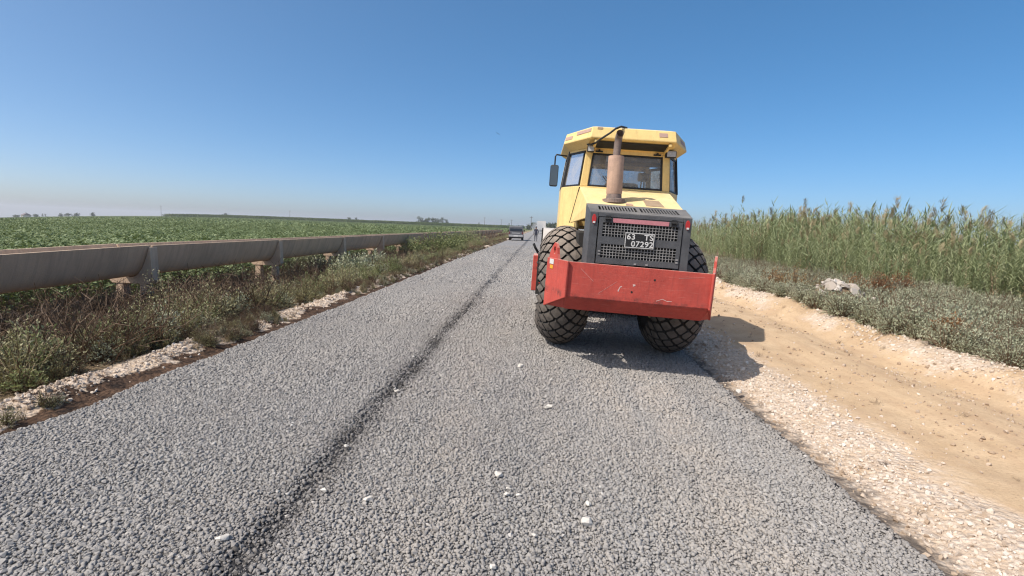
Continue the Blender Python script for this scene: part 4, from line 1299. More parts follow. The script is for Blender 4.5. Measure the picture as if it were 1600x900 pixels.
L_SCRUB = leafmat('saltbush_leaf', [(0.255, 0.265, 0.17), (0.345, 0.355, 0.24), (0.43, 0.435, 0.315)], 0.18, 0.7)
L_WEED = leafmat('weed_leaf', [(0.21, 0.19, 0.09), (0.325, 0.30, 0.16), (0.43, 0.39, 0.235)], 0.2, 0.8)
L_GREEN = leafmat('green_weed_leaf', [(0.155, 0.18, 0.07), (0.265, 0.29, 0.13), (0.36, 0.37, 0.20)], 0.25, 0.6)
L_DRY = leafmat('dry_straw', [(0.19, 0.135, 0.075), (0.32, 0.24, 0.14), (0.45, 0.36, 0.23)], 0.15, 0.7)
L_BROWN = leafmat('brown_twigs', [(0.07, 0.042, 0.026), (0.13, 0.08, 0.048), (0.20, 0.135, 0.085)], 0.1, 0.6)
L_RED = leafmat('rusty_shrub_leaf', [(0.22, 0.095, 0.045), (0.28, 0.155, 0.07), (0.29, 0.225, 0.105)], 0.15, 0.8, 1.5)
L_REED = leafmat('reed_leaf', [(0.20, 0.24, 0.115), (0.325, 0.365, 0.195), (0.44, 0.46, 0.27)], 0.38, 0.6)
L_PLUME = leafmat('reed_plume', [(0.26, 0.20, 0.11), (0.36, 0.29, 0.17), (0.44, 0.37, 0.22)], 0.2, 0.4)
L_COT = leafmat('cotton_leaf', [(0.085, 0.12, 0.045), (0.17, 0.22, 0.095), (0.30, 0.35, 0.185)], 0.22, 0.5, 0.25)
L_CORN = leafmat('maize_leaf', [(0.075, 0.11, 0.035), (0.12, 0.16, 0.06), (0.2, 0.2, 0.1)], 0.2, 0.4, 0.1)
L_TREE = leafmat('tree_leaf', [(0.04, 0.055, 0.028), (0.065, 0.085, 0.042), (0.09, 0.11, 0.06)], 0.15, 0.5, 0.3)
BARK = simple('bark', (0.13, 0.10, 0.075), 0.9, 0, 0.2, 6)

def shrub_mesh(name, mats, seed, r=0.26, h=0.30, twigs=34, per=9, L=0.036, W=0.017, droop=0.0):
    random.seed(seed)
    m = MB()
    for k in range(twigs):
        az = random.random() * 2 * PI; el = math.asin(random.uniform(0.05, 1.0))
        ln = random.uniform(0.6, 1.08)
        tip = Vector((math.cos(az) * math.cos(el) * r, math.sin(az) * math.cos(el) * r, math.sin(el) * h)) * ln
        base = Vector((tip.x * 0.2, tip.y * 0.2, 0))
        mid = base.lerp(tip, 0.55) + Vector((0, 0, 0.04))
        m.tube([base, mid, tip], [0.004, 0.003, 0.0015], 3, 1, False)
        for q in range(per):
            f = 0.25 + 0.75 * (q + random.random()) / per
            p = (base.lerp(mid, f / 0.55) if f < 0.55 else mid.lerp(tip, (f - 0.55) / 0.45))
            d = Vector((random.gauss(0, 1), random.gauss(0, 1), random.gauss(0.5, 0.8))) + (tip - base).normalized() * 0.6
            s = random.uniform(0.7, 1.3)
            tri_leaf(m, p + d.normalized() * 0.012, d, L * s, W * s, None, 0)
    return m.mesh(name, mats)
def tuft_mesh(name, mat, seed, n=55, L=0.34, W=0.007, r=0.09, heads=0):
    random.seed(seed); m = MB()
    for k in range(n):
        az = random.random() * 2 * PI; rr = r * math.sqrt(random.random())
        blade(m, (math.cos(az) * rr, math.sin(az) * rr, 0), random.random() * 2 * PI, L * random.uniform(0.5, 1.15), W * random.uniform(0.7, 1.4), random.uniform(0, 0.45), random.uniform(0.4, 1.5), 3)
    return m.mesh(name, mat)
def twig_mesh(name, mat, seed, n=26, L=0.5):
    random.seed(seed); m = MB()
    for k in range(n):
        az = random.random() * 2 * PI; p = Vector((random.gauss(0, 0.06), random.gauss(0, 0.06), 0))
        d = Vector((math.cos(az) * 0.7, math.sin(az) * 0.7, random.uniform(0.5, 1.6))).normalized()
        path = [p]
        for q in range(4):
            d = (d + Vector((random.gauss(0, 0.28), random.gauss(0, 0.28), random.gauss(0, 0.2)))).normalized()
            path.append(path[-1] + d * L * random.uniform(0.16, 0.3))
            if q > 0:
                e = (d + Vector((random.gauss(0, 0.8), random.gauss(0, 0.8), random.gauss(0, 0.5)))).normalized()
                m.tube([path[-1], path[-1] + e * L * 0.22], [0.003, 0.0012], 3, None, False)
        m.tube(path, [0.005, 0.0045, 0.004, 0.003, 0.0015], 3, None, False)
    return m.mesh(name, mat)
def reed_mesh(name, seed, H=2.3, plume=False, leaves=17, dry=False):
    random.seed(seed); m = MB()
    lean = random.uniform(-0.1, 0.1), random.uniform(-0.1, 0.1)
    P = lambda z: Vector((lean[0] * (z / H) ** 2 * H * 0.5, lean[1] * (z / H) ** 2 * H * 0.5, z))
    m.tube([P(0), P(H * 0.4), P(H * 0.75), P(H)], [0.008, 0.007, 0.005, 0.002], 4, 0, False)
    az = random.random() * 6.28
    for k in range(leaves):
        z = H * (0.12 + 0.86 * (k + random.random() * 0.6) / leaves)
        az += PI + random.gauss(0, 0.55)
        top = z / H
        L = random.uniform(0.30, 0.52) * (1.0 if top < 0.8 else 0.85)
        blade(m, P(z), az, L, random.uniform(0.026, 0.044), random.uniform(0.35, 1.15), random.uniform(0.9, 2.0) - 0.5 * (top > 0.8), 3, 0)
    if plume:
        az0 = random.random() * 6.28
        for k in range(90):
            z = H + random.uniform(-0.16, 0.16)
            p = P(H) + Vector((random.gauss(0, 0.03), random.gauss(0, 0.03), z - H))
            blade(m, p, az0 + random.gauss(0, 0.8), random.uniform(0.10, 0.24), random.uniform(0.006, 0.013), random.uniform(0, 0.7), random.uniform(0.8, 2.2), 2, 1)
    return m.mesh(name, [L_DRY if dry else L_REED, L_PLUME])
def cotton_mesh(name, seed, n=60, r=0.36, h=0.95, L=0.115, mat=None):
    random.seed(seed); m = MB()
    for k in range(n):
        az = random.random() * 2 * PI
        z = h * (0.18 + 0.82 * random.random() ** 0.6)
        rr = r * math.sqrt(random.random()) * (1.05 - 0.55 * (z / h) ** 2)
        p = Vector((math.cos(az) * rr, math.sin(az) * rr, z))
        d = Vector((math.cos(az) + random.gauss(0, 0.5), math.sin(az) + random.gauss(0, 0.5), random.gauss(0.0, 0.45))).normalized()
        nrm = (Vector((0, 0, 1)) + Vector((random.gauss(0, 0.45), random.gauss(0, 0.45), 0))).normalized()
        s = d.cross(nrm).normalized(); l = L * random.uniform(0.6, 1.15)
        pts = [p, p + d * l * 0.25 + s * l * 0.5, p + d * l * 0.5 + s * l * 0.25, p + d * l, p + d * l * 0.5 - s * l * 0.25, p + d * l * 0.25 - s * l * 0.5]
        fold = -nrm * l * 0.12
        pts[1] = pts[1] + fold; pts[5] = pts[5] + fold; pts[3] = pts[3] + fold
        m.add(pts, [(0, 1, 2), (0, 2, 3), (0, 3, 4), (0, 4, 5)], 0)
    m.tube([(0, 0, 0), (0, 0, h * 0.8)], [0.008, 0.004], 3, 1, False)
    return m.mesh(name, [mat or L_COT, L_BROWN])
def patch_mesh(name, seed, size, n, L, h0, h1, mat, upright=0.0):
    """many coarse leaves over a square: a piece of field seen from far off"""
    random.seed(seed); m = MB()
    for k in range(n):
        p = (random.uniform(-size / 2, size / 2), random.uniform(-size / 2, size / 2), random.uniform(h0, h1))
        d = (random.gauss(0, 1), random.gauss(0, 1), random.gauss(upright, 0.5))
        tri_leaf(m, p, d, L * random.uniform(0.6, 1.3), L * random.uniform(0.5, 0.8) * (1 if upright < 1 else 0.35), (random.gauss(0, 0.5), random.gauss(0, 0.5), 1) if upright < 1 else None, 0)
    return m.mesh(name, mat)

scrubs = [proto('scrub', shrub_mesh('scrub', [L_SCRUB, L_BROWN], 500 + i, 0.22 + 0.03 * i, 0.34 + 0.04 * i, 54, 15, 0.025, 0.012)) for i in range(4)]
weeds = [proto('weed', shrub_mesh('weed', [L_WEED, L_BROWN], 520 + i, 0.20 + 0.02 * i, 0.40 + 0.05 * i, 46, 16, 0.028, 0.010)) for i in range(3)]
greens = [proto('greenweed', shrub_mesh('greenweed', [L_GREEN, L_BROWN], 540 + i, 0.22, 0.36 + 0.06 * i, 42, 15, 0.031, 0.013)) for i in range(3)]
straws = [proto('straw', tuft_mesh('straw', L_DRY, 560 + i, 50, 0.36 + 0.08 * i)) for i in range(3)]
twigs_ = [proto('twigs', twig_mesh('twigs', L_BROWN, 580 + i, 26, 0.5)) for i in range(3)]
reeds = [proto('reed', reed_mesh('reed', 600 + i, 2.1 + 0.07 * i, i in (1, 5), 22, i == 3)) for i in range(9)]
cottons = [proto('cotton', cotton_mesh('cotton', 620 + i)) for i in range(4)]
cot_far = [proto('cottonpatch', patch_mesh('cottonpatch', 640 + i, 6.0, 420, 0.38, 0.55, 0.95, L_COT)) for i in range(3)]
maize = [proto('maizepatch', patch_mesh('maizepatch', 660 + i, 4.0, 320, 0.8, 0.1, 2.1, L_CORN, 1.2)) for i in range(3)]

def cover(name, label, cat, X, Y, protos, smin, smax, tone=0.5, tsd=0.2, tilt=0.15, sink=0.02, hvar=0.0, tread=0.45):
    n = len(X)
    low = 1 - tread * sstep(5.9, 6.9, -X)          # trampled and shaded out towards the flume
    Z = terrain_z(X, Y) - sink
    s = RNG.uniform(smin, smax, n) * (0.62 + 0.80 * fbm(X * 0.9 + 3, Y * 0.9)) * low
    rot = np.zeros((n, 3)); rot[:, 2] = RNG.random(n) * 2 * PI; rot[:, :2] = RNG.normal(0, tilt, (n, 2))
    s3 = np.stack([s, s, s * (1 + hvar * RNG.normal(0, 1, n)).clip(0.6, 1.6)], -1)
    return scatter(name, np.stack([X, Y, Z], -1), protos, s, rot, np.clip(tone + RNG.normal(0, tsd, n), 0, 1), RNG.integers(0, len(protos), n), label, cat, s3)
def graded(x0, x1, bands):
    xs, ys, ss = [], [], []
    for (y0, y1, st, k) in bands:
        X, Y = jitter_grid(x0, x1, y0, y1, st); xs.append(X); ys.append(Y); ss.append(np.full(len(X), k))
    return map(np.concatenate, (xs, ys, ss))

# --- right side: grey scrub, then the reed bed
X, Y, K = graded(4.75, 13.5, ((3.5, 14, 0.19, 1), (14, 30, 0.27, 1.3), (30, 90, 0.6, 2)))
b_in = 4.98 + 0.30 * (fbm(Y * 0.9, 5 + 0 * Y) - 0.5) * 2
b_reed = 9.2 + 0.9 * (fbm(Y * 0.35, 9 + 0 * Y) - 0.5) * 2
heap_d = np.hypot((X - 6.02) / 1.0, (Y - 10.6) / 0.8)
open_ = sstep(0.28, 0.42, fbm(X * 0.9, Y * 0.9))
k = (X > b_in) & (X < b_reed + 0.5) & in_view(X, Y) & (heap_d > 0.75 + 0.3 * RNG.random(len(X))) & (RNG.random(len(X)) < 0.35 + 0.65 * open_)
cover('scrub', 'low grey green scrub covering the bank between dirt track and reeds', 'scrub', X[k], Y[k], scrubs, 0.7, 1.25, 0.52, 0.22)
n = 900
X = RNG.uniform(5.2, 9.6, n); Y = 4.5 + 40 * RNG.random(n) ** 1.6
k = in_view(X, Y) & (np.hypot(X - 6.02, Y - 10.6) > 0.9)
cover('dry_stalks', 'dry brown weed stalks mixed into the grey scrub', 'weeds', X[k], Y[k], [twigs_[0], twigs_[1], straws[0], straws[1]], 0.5, 1.0, 0.5, 0.25)
X, Y, K = graded(8.5, 24, ((6, 16, 0.18, 1), (16, 34, 0.25, 1.2), (34, 130, 0.6, 1.5)))
b_reed = 9.2 + 1.3 * (fbm(Y * 0.5, 9 + 0 * Y) - 0.5) * 2 + 0.7 * sstep(14, 30, Y)
k = (X > b_reed + 1.1 * RNG.random(len(X)) ** 2) & (RNG.random(len(X)) < 0.35 + 0.9 * sstep(0.3, 0.5, fbm(X * 0.8 + 40, Y * 0.8))) & in_view(X, Y) & (X < b_reed + 3.2 + 0.13 * Y)
X, Y = X[k], Y[k]
edge = np.clip((X - (9.2 + 0.9 * (fbm(Y * 0.35, 9 + 0 * Y) - 0.5) * 2 + 0.7 * sstep(14, 30, Y))) / 1.6, 0, 1)
T_ = (1.55 + 0.66 * sstep(10, 19, Y)) / 2.4
s = T_ * (0.62 + 0.40 * edge) * np.exp(RNG.normal(0, 0.13, len(X))) * (0.66 + 0.62 * fbm(X * 0.55 + 4, Y * 0.42)) * (0.9 + 0.2 * fbm(X * 2 + 4, Y * 2))
s = np.minimum(s, T_ * 1.15)
rot = np.zeros((len(X), 3)); rot[:, 2] = RNG.random(len(X)) * 2 * PI; rot[:, :2] = RNG.normal(0, 0.16, (len(X), 2))
scatter('reed_bed', np.stack([X, Y, terrain_z(X, Y) - 0.03], -1), reeds, s, rot, np.clip(0.5 + RNG.normal(0, 0.25, len(X)), 0, 1), np.where(RNG.random(len(X)) < 0.06, 3, np.array([0, 1, 2, 4, 5, 6, 7, 8])[RNG.integers(0, 8, len(X))]),
        'dense bed of tall green reeds along the right side of the road', 'reeds')
# tall stalks that stand clear of the bed against the sky
random.seed(77)
TALL = [(1146, 319, 26), (1158, 312, 26), (1177, 322, 24), (1213, 312, 22), (1233, 323, 22), (1252, 318, 21), (1283, 318, 20), (1300, 313, 19), (1312, 314, 19), (1327, 325, 18), (1345, 322, 18),
        (1362, 317, 17), (1378, 320, 17), (1402, 318, 16), (1409, 316, 16), (1437, 330, 15), (1453, 325, 15), (1472, 322, 14), (1488, 325, 14), (1512, 345, 13), (1531, 348, 13), (1552, 342, 13), (1570, 350, 12.5), (1587, 338, 12.5), (1597, 336, 12), (1120, 334, 30), (1132, 330, 28)]
for i, (px, py, Yd) in enumerate(TALL):
    d = CAM_R @ Vector(((px - 800) / F_PX, -(py - 450) / F_PX, -1.0))
    t_ = Yd / d.y
    x, ztop = d.x * t_, CAM_H + d.z * t_
    zb = float(terrain_z(x, Yd))
    H = max(1.8, ztop - zb)
    o = bpy.data.objects.new('reed_stalk', reed_mesh('reed_stalk', 700 + i, H, i % 4 == 1, 20))
    COL.objects.link(o); o.location = (x, Yd, zb - 0.02); o['tone'] = random.uniform(0.1, 0.6)
    tag(o, 'tall reed stalk standing clear above the reed bed against the sky', 'reed', 'tall reed stalks against the sky')
# rusty shrubs in the scrub
def bush(name, lab, cat, px, py, w, h, mats, seed, group=None, zoff=0.0, twigs=170, per=15, L=0.045, W=0.016, tone=0.5):
    x, y = pix_ground(px, py, 0.05 + zoff)
    o = bpy.data.objects.new(name, shrub_mesh(name, mats, seed, w / 2, h, twigs, per, L, W))
    COL.objects.link(o); o.location = (x, y, float(terrain_z(x, y)) - 0.02); o['tone'] = tone
    tag(o, lab, cat, group)
    return o
for i, (px, py, w, h, lab) in enumerate([
        (1235, 468, 1.5, 0.62, 'olive brown shrub at the dirt edge left of the limestone heap'),
        (1205, 460, 1.0, 0.45, 'low rusty brown shrub nearest the roller bumper in the scrub'),
        (1332, 474, 0.75, 0.5, 'rust red shrub just right of the white limestone'),
        (1372, 478, 0.9, 0.6, 'rust red shrub in the middle of three right of the limestone'),
        (1402, 470, 0.9, 0.6, 'reddish shrub below the reeds, rightmost of three'),
        (1322, 435, 1.3, 0.5, 'brown dry shrub behind the limestone heap'),
        (1480, 560, 0.55, 0.32, 'small brown dry shrub at the near edge of the grey scrub')]):
    bush('rusty_shrub', lab, 'shrub', px, py + 4, w, h * 1.35, [L_RED, L_BROWN], 760 + i, 'rusty shrubs in the scrub', tone=(0.75, 0.45, 0.35, 0.15, 0.1, 0.6, 0.4)[i])
# sparse dry weeds on the dirt track
n = 60
X = RNG.uniform(2.3, 4.6, n); Y = 2.6 + 12 * RNG.random(n) ** 1.3
k = in_view(X, Y)
cover('track_weeds', 'tiny dry weeds scattered over the tan dirt track', 'weeds', X[k], Y[k], twigs_, 0.08, 0.20, 0.4, 0.2, 0.5)

# --- left verge
X, Y, K = graded(-9.2, -4.1, ((2.2, 9, 0.20, 1), (9, 22, 0.25, 1.1), (22, 60, 0.42, 1.5), (60, 130, 0.8, 2)))
lim = -4.32 + 0.28 * (fbm(Y * 1.1, 31 + 0 * Y) - 0.5) * 2
zone = fbm(X * 0.45, Y * 0.35)
ok = (X < lim) & in_view(X, Y)
r_ = RNG.random(len(X))
greenp = 0.12 + 0.65 * sstep(8.5, 14, Y) * sstep(0.38, 0.6, fbm(X * 0.5 + 7, Y * 0.3))
drop_u = sstep(6.6, 7.3, -X)           # thinner under the flume
kk = ok & (r_ < greenp) & (RNG.random(len(X)) > 0.5 * drop_u)
cover('green_verge_weeds', 'green weeds on the left verge below the flume', 'weeds', X[kk], Y[kk], greens, 0.7, 1.2, 0.5, 0.22, hvar=0.15)
kk = ok & (r_ >= greenp) & (r_ < greenp + 0.66 * (1 - greenp)) & (RNG.random(len(X)) > 0.6 * drop_u)
cover('grey_verge_weeds', 'dull grey green weeds covering the left verge', 'weeds', X[kk], Y[kk], weeds + [scrubs[1]], 0.8, 1.25, 0.5, 0.22, hvar=0.15)
kk = ok & (r_ >= greenp + 0.66 * (1 - greenp)) & (r_ < greenp + 0.9 * (1 - greenp))
cover('straw_tufts', 'dry straw coloured grass tufts on the left verge', 'grass', X[kk], Y[kk], straws, 0.7, 1.25, 0.42, 0.25)
kk = ok & ((r_ >= greenp + 0.92 * (1 - greenp)) | ((X < -6.2) & (X > -7.9) & (RNG.random(len(X)) < 0.42 * (1 - 0.5 * greenp))))
cover('dead_twigs', 'tangle of dead brown twigs under the flume', 'weeds', X[kk], Y[kk], twigs_, 0.9, 1.5, 0.45, 0.25, 0.3, tread=0.0)
# low dry growth creeping over the stone ridge
n = 3600
Y = 2.6 + 60 * RNG.random(n) ** 1.6; X = -3.74 - 0.65 * RNG.random(n) ** 0.8
k = in_view(X, Y) & (fbm(X * 1.5 + 2, Y * 0.8) > 0.50 - 0.10 * sstep(7, 14, Y))
cover('ridge_weeds', 'small dry weeds creeping over the pale stone ridge', 'weeds', X[k], Y[k], [weeds[0], twigs_[0], straws[0], scrubs[0]], 0.22, 0.5, 0.3, 0.25)
# bushes one can tell apart
for i, (px, py, w, h, lab, tn) in enumerate([
        (480, 418, 1.8, 1.0, 'leafy grey green bush below the third flume joint', 0.55),
        (545, 425, 2.2, 0.85, 'spreading grey green bush at the stone ridge near the flume', 0.6),
        (585, 418, 1.9, 0.8, 'grey green bush right at the road edge', 0.6),
        (650, 398, 2.6, 1.3, 'large green bush between flume and road, left of the dark pair', 0.5),
        (690, 398, 3.2, 1.75, 'largest dark green bush leaning towards the road', 0.25),
        (732, 384, 3.6, 1.9, 'rounded yellow green bush behind the largest bush', 0.7),
        (712, 390, 2.6, 1.4, 'dark bush between the largest and the rounded one', 0.3),
        (262, 520, 1.2, 1.0, 'tall dry grey weed clump in front of the nearest support', 0.6),
        (150, 560, 1.0, 0.55, 'grey feathery weed clump near the left picture edge', 0.7),
        (60, 585, 1.0, 0.5, 'feathery weed clump at the far left by the stone ridge', 0.65)]):
    x, y = pix_ground(px, py, -0.25)
    big = y > 12
    o = bush('bush', lab, 'bush', px, py, w, h, [L_GREEN if 3 <= i <= 6 else (L_SCRUB if i < 3 else L_WEED), L_BROWN], 790 + i, 'bushes on the left verge', -0.3, 300 if big else 150, 16 if big else 14, 0.10 if big else 0.036, 0.05 if big else 0.014, tn)

# --- cotton field behind the flume
X, Y, K = graded(-70, -8.95, ((3, 22, 0.36, 1), (22, 45, 0.42, 1), (45, 75, 0.55, 1.2)))
k = in_view(X, Y)
X, Y = X[k], Y[k]
s = RNG.uniform(0.82, 1.12, len(X)) * (0.92 + 0.16 * fbm(X * 0.2, Y * 0.2))
dd = np.hypot(X, Y)
s = s * (1 + 0.18 * sstep(40, 75, dd))
rot = np.zeros((len(X), 3)); rot[:, 2] = RNG.random(len(X)) * 2 * PI; rot[:, :2] = RNG.normal(0, 0.12, (len(X), 2))
scatter('cotton_plants', np.stack([X, Y, terrain_z(X, Y) - 0.03], -1), cottons, s, rot, np.clip(0.5 + RNG.normal(0, 0.22, len(X)), 0, 1), RNG.integers(0, 4, len(X)),
        'broad leaved green cotton crop filling the field behind the flume', 'crop')
X, Y = jitter_grid(-520, -9, 12, 470, 5.4, 0.15)
d_ = np.hypot(X, Y)
k = in_view(X, Y) & (Y > 70) | (in_view(X, Y) & (X < -64) & (Y <= 75))
X, Y = X[k], Y[k]
rot = np.zeros((len(X), 3)); rot[:, 2] = RNG.random(len(X)) * 2 * PI
scatter('far_cotton_field', np.stack([X, Y, terrain_z(X, Y)], -1), cot_far, np.full(len(X), 1.0), rot, np.clip(0.55 + RNG.normal(0, 0.05, len(X)), 0, 1), RNG.integers(0, 3, len(X)),
        'far part of the green cotton field running to the maize', 'crop')
X, Y = jitter_grid(-330, -14, 440, 478, 3.2, 0.4)
k = X < -14
X, Y = X[k], Y[k]
rot = np.zeros((len(X), 3)); rot[:, 2] = RNG.random(len(X)) * 2 * PI
scatter('maize_field', np.stack([X, Y, terrain_z(X, Y)], -1), maize, RNG.uniform(1.15, 1.4, len(X)), rot, np.clip(0.45 + RNG.normal(0, 0.12, len(X)), 0, 1), RNG.integers(0, 3, len(X)),
        'dark green strip of maize along the horizon behind the cotton', 'crop')

# ------------------------------------------------------------------ vehicles and person further up the road
def px_at(px, py, Y):
    d = CAM_R @ Vector(((px - 800) / F_PX, -(py - 450) / F_PX, -1.0))
    t_ = Y / d.y
    return d.x * t_, CAM_H + d.z * t_

C_BODY = paint('silver_body', (0.15, 0.15, 0.16), (0.11, 0.11, 0.12), 0.35, 0.4, (0.40, 0.36, 0.32), metal=0.3)
C_GLASS = simple('dark_car_glass', (0.02, 0.024, 0.03), 0.12, 0, 0.1)
C_TYRE = simple('car_tyre', (0.025, 0.025, 0.025), 0.9)
C_CHROME = simple('bright_trim', (0.40, 0.39, 0.385), 0.4, 0.3)
def wheel_part(parent, x, y, r, w, rim_mat):
    m = MB(); m.lathe_x([(-w / 2, r * 0.55), (-w / 2, r * 0.92), (-w * 0.36, r), (w * 0.36, r), (w / 2, r * 0.92), (w / 2, r * 0.55)], 28)
    o = m.build('wheel', C_TYRE, parent, loc=(x, y, r)); auto_smooth(o)
    k = MB(); k.lathe_x([(-w * 0.42, r * 0.12), (-w * 0.40, r * 0.56), (w * 0.40, r * 0.56), (w * 0.42, r * 0.12)], 20)
    k.build('rim', rim_mat, o)
def make_suv():
    x = px_at(806, 370, 58.5)[0]
    e = empty('off_road_car', (x, 58.5, float(road_z(x)) + 0.01), (0, 0, rad(1))); e.scale = (0.96, 1, 0.95)
    tag(e, 'silver grey off-road car seen from behind, driving up the road ahead', 'car')
    W = 0.86
    # cross sections along y: (y, half width bottom, half width top, z bottom, z top)
    b = MB()
    def loft(rings):
        vs, fs = [], []
        for r in rings: vs += r
        n = len(rings[0])
        for i in range(len(rings) - 1):
            for q in range(n): fs.append((i * n + q, i * n + (q + 1) % n, (i + 1) * n + (q + 1) % n, (i + 1) * n + q))
        fs.append(tuple(range(n - 1, -1, -1))); fs.append(tuple(range((len(rings) - 1) * n, len(rings) * n)))
        b.add(vs, fs)
    def ring_(y, hw0, hw1, z0, z1, c=0.07):
        return [(-hw0 + c, y, z0), (hw0 - c, y, z0), (hw0, y, z0 + c), (hw0, y, z1 - c * 1.6), (hw1, y, z1), (-hw1, y, z1), (-hw0, y, z1 - c * 1.6), (-hw0, y, z0 + c)]
    loft([ring_(0.0, W - 0.04, W - 0.09, 0.42, 1.06), ring_(0.06, W, W - 0.05, 0.38, 1.10), ring_(1.2, W, W - 0.04, 0.34, 1.10), ring_(3.0, W, W - 0.05, 0.34, 1.08), ring_(4.1, W - 0.02, W - 0.08, 0.36, 1.0), ring_(4.4, W - 0.08, W - 0.18, 0.42, 0.88)])
    loft([ring_(0.05, W - 0.05, W - 0.16, 1.06, 1.66), ring_(0.22, W - 0.04, W - 0.13, 1.06, 1.72), ring_(1.9, W - 0.04, W - 0.13, 1.06, 1.74), ring_(2.75, W - 0.05, W - 0.16, 1.06, 1.62), ring_(3.3, W - 0.06, W - 0.3, 1.06, 1.10)])
    body = b.build('body', C_BODY, e, bevel=0.02)
    g = MB(); g.slab([(-0.74, -0.005, 1.12), (0.74, -0.005, 1.12), (0.66, 0.085, 1.63), (-0.66, 0.085, 1.63)], (0, 0.06, 0)); g.build('rear_window', C_GLASS, e)
    for s in (-1, 1):
        g = MB(); g.slab([(s * 0.825, 0.4, 1.16), (s * 0.825, 2.7, 1.16), (s * 0.745, 2.4, 1.58), (s * 0.745, 0.5, 1.60)], (s * 0.006, 0, 0)); g.build('side_window', C_GLASS, e)
        t_ = MB(); t_.box(min(s * 0.70, s * 0.82), max(s * 0.70, s * 0.82), -0.015, 0.03, 0.78, 1.06); t_.build('tail_light', simple('dull_tail_lens', (0.14, 0.03, 0.03), 0.3), e)
        m_ = MB(); m_.box(min(s * 0.87, s * 1.02), max(s * 0.87, s * 1.02), 2.55, 2.65, 1.08, 1.24); m_.build('wing_mirror', C_TYRE, e, bevel=0.02)
        for y in (0.85, 3.5): wheel_part(e, s * 0.75, y, 0.36, 0.24, C_CHROME)
    k = MB(); k.box(-0.84, 0.84, -0.10, 0.04, 0.44, 0.66); k.build('rear_bumper', C_CHROME, e, bevel=0.03)
    k = MB(); k.box(-0.50, 0.50, -0.03, 0.02, 0.82, 0.93); k.build('tailgate_trim', C_CHROME, e, bevel=0.01)
    k = MB(); k.box(-0.26, 0.26, -0.115, -0.101, 0.49, 0.61); k.build('number_plate', M_WHITE, e)
    k = MB(); k.box(-0.7, 0.7, 0.1, 0.6, 0.26, 0.42); k.build('underbody', C_TYRE, e)
make_suv()

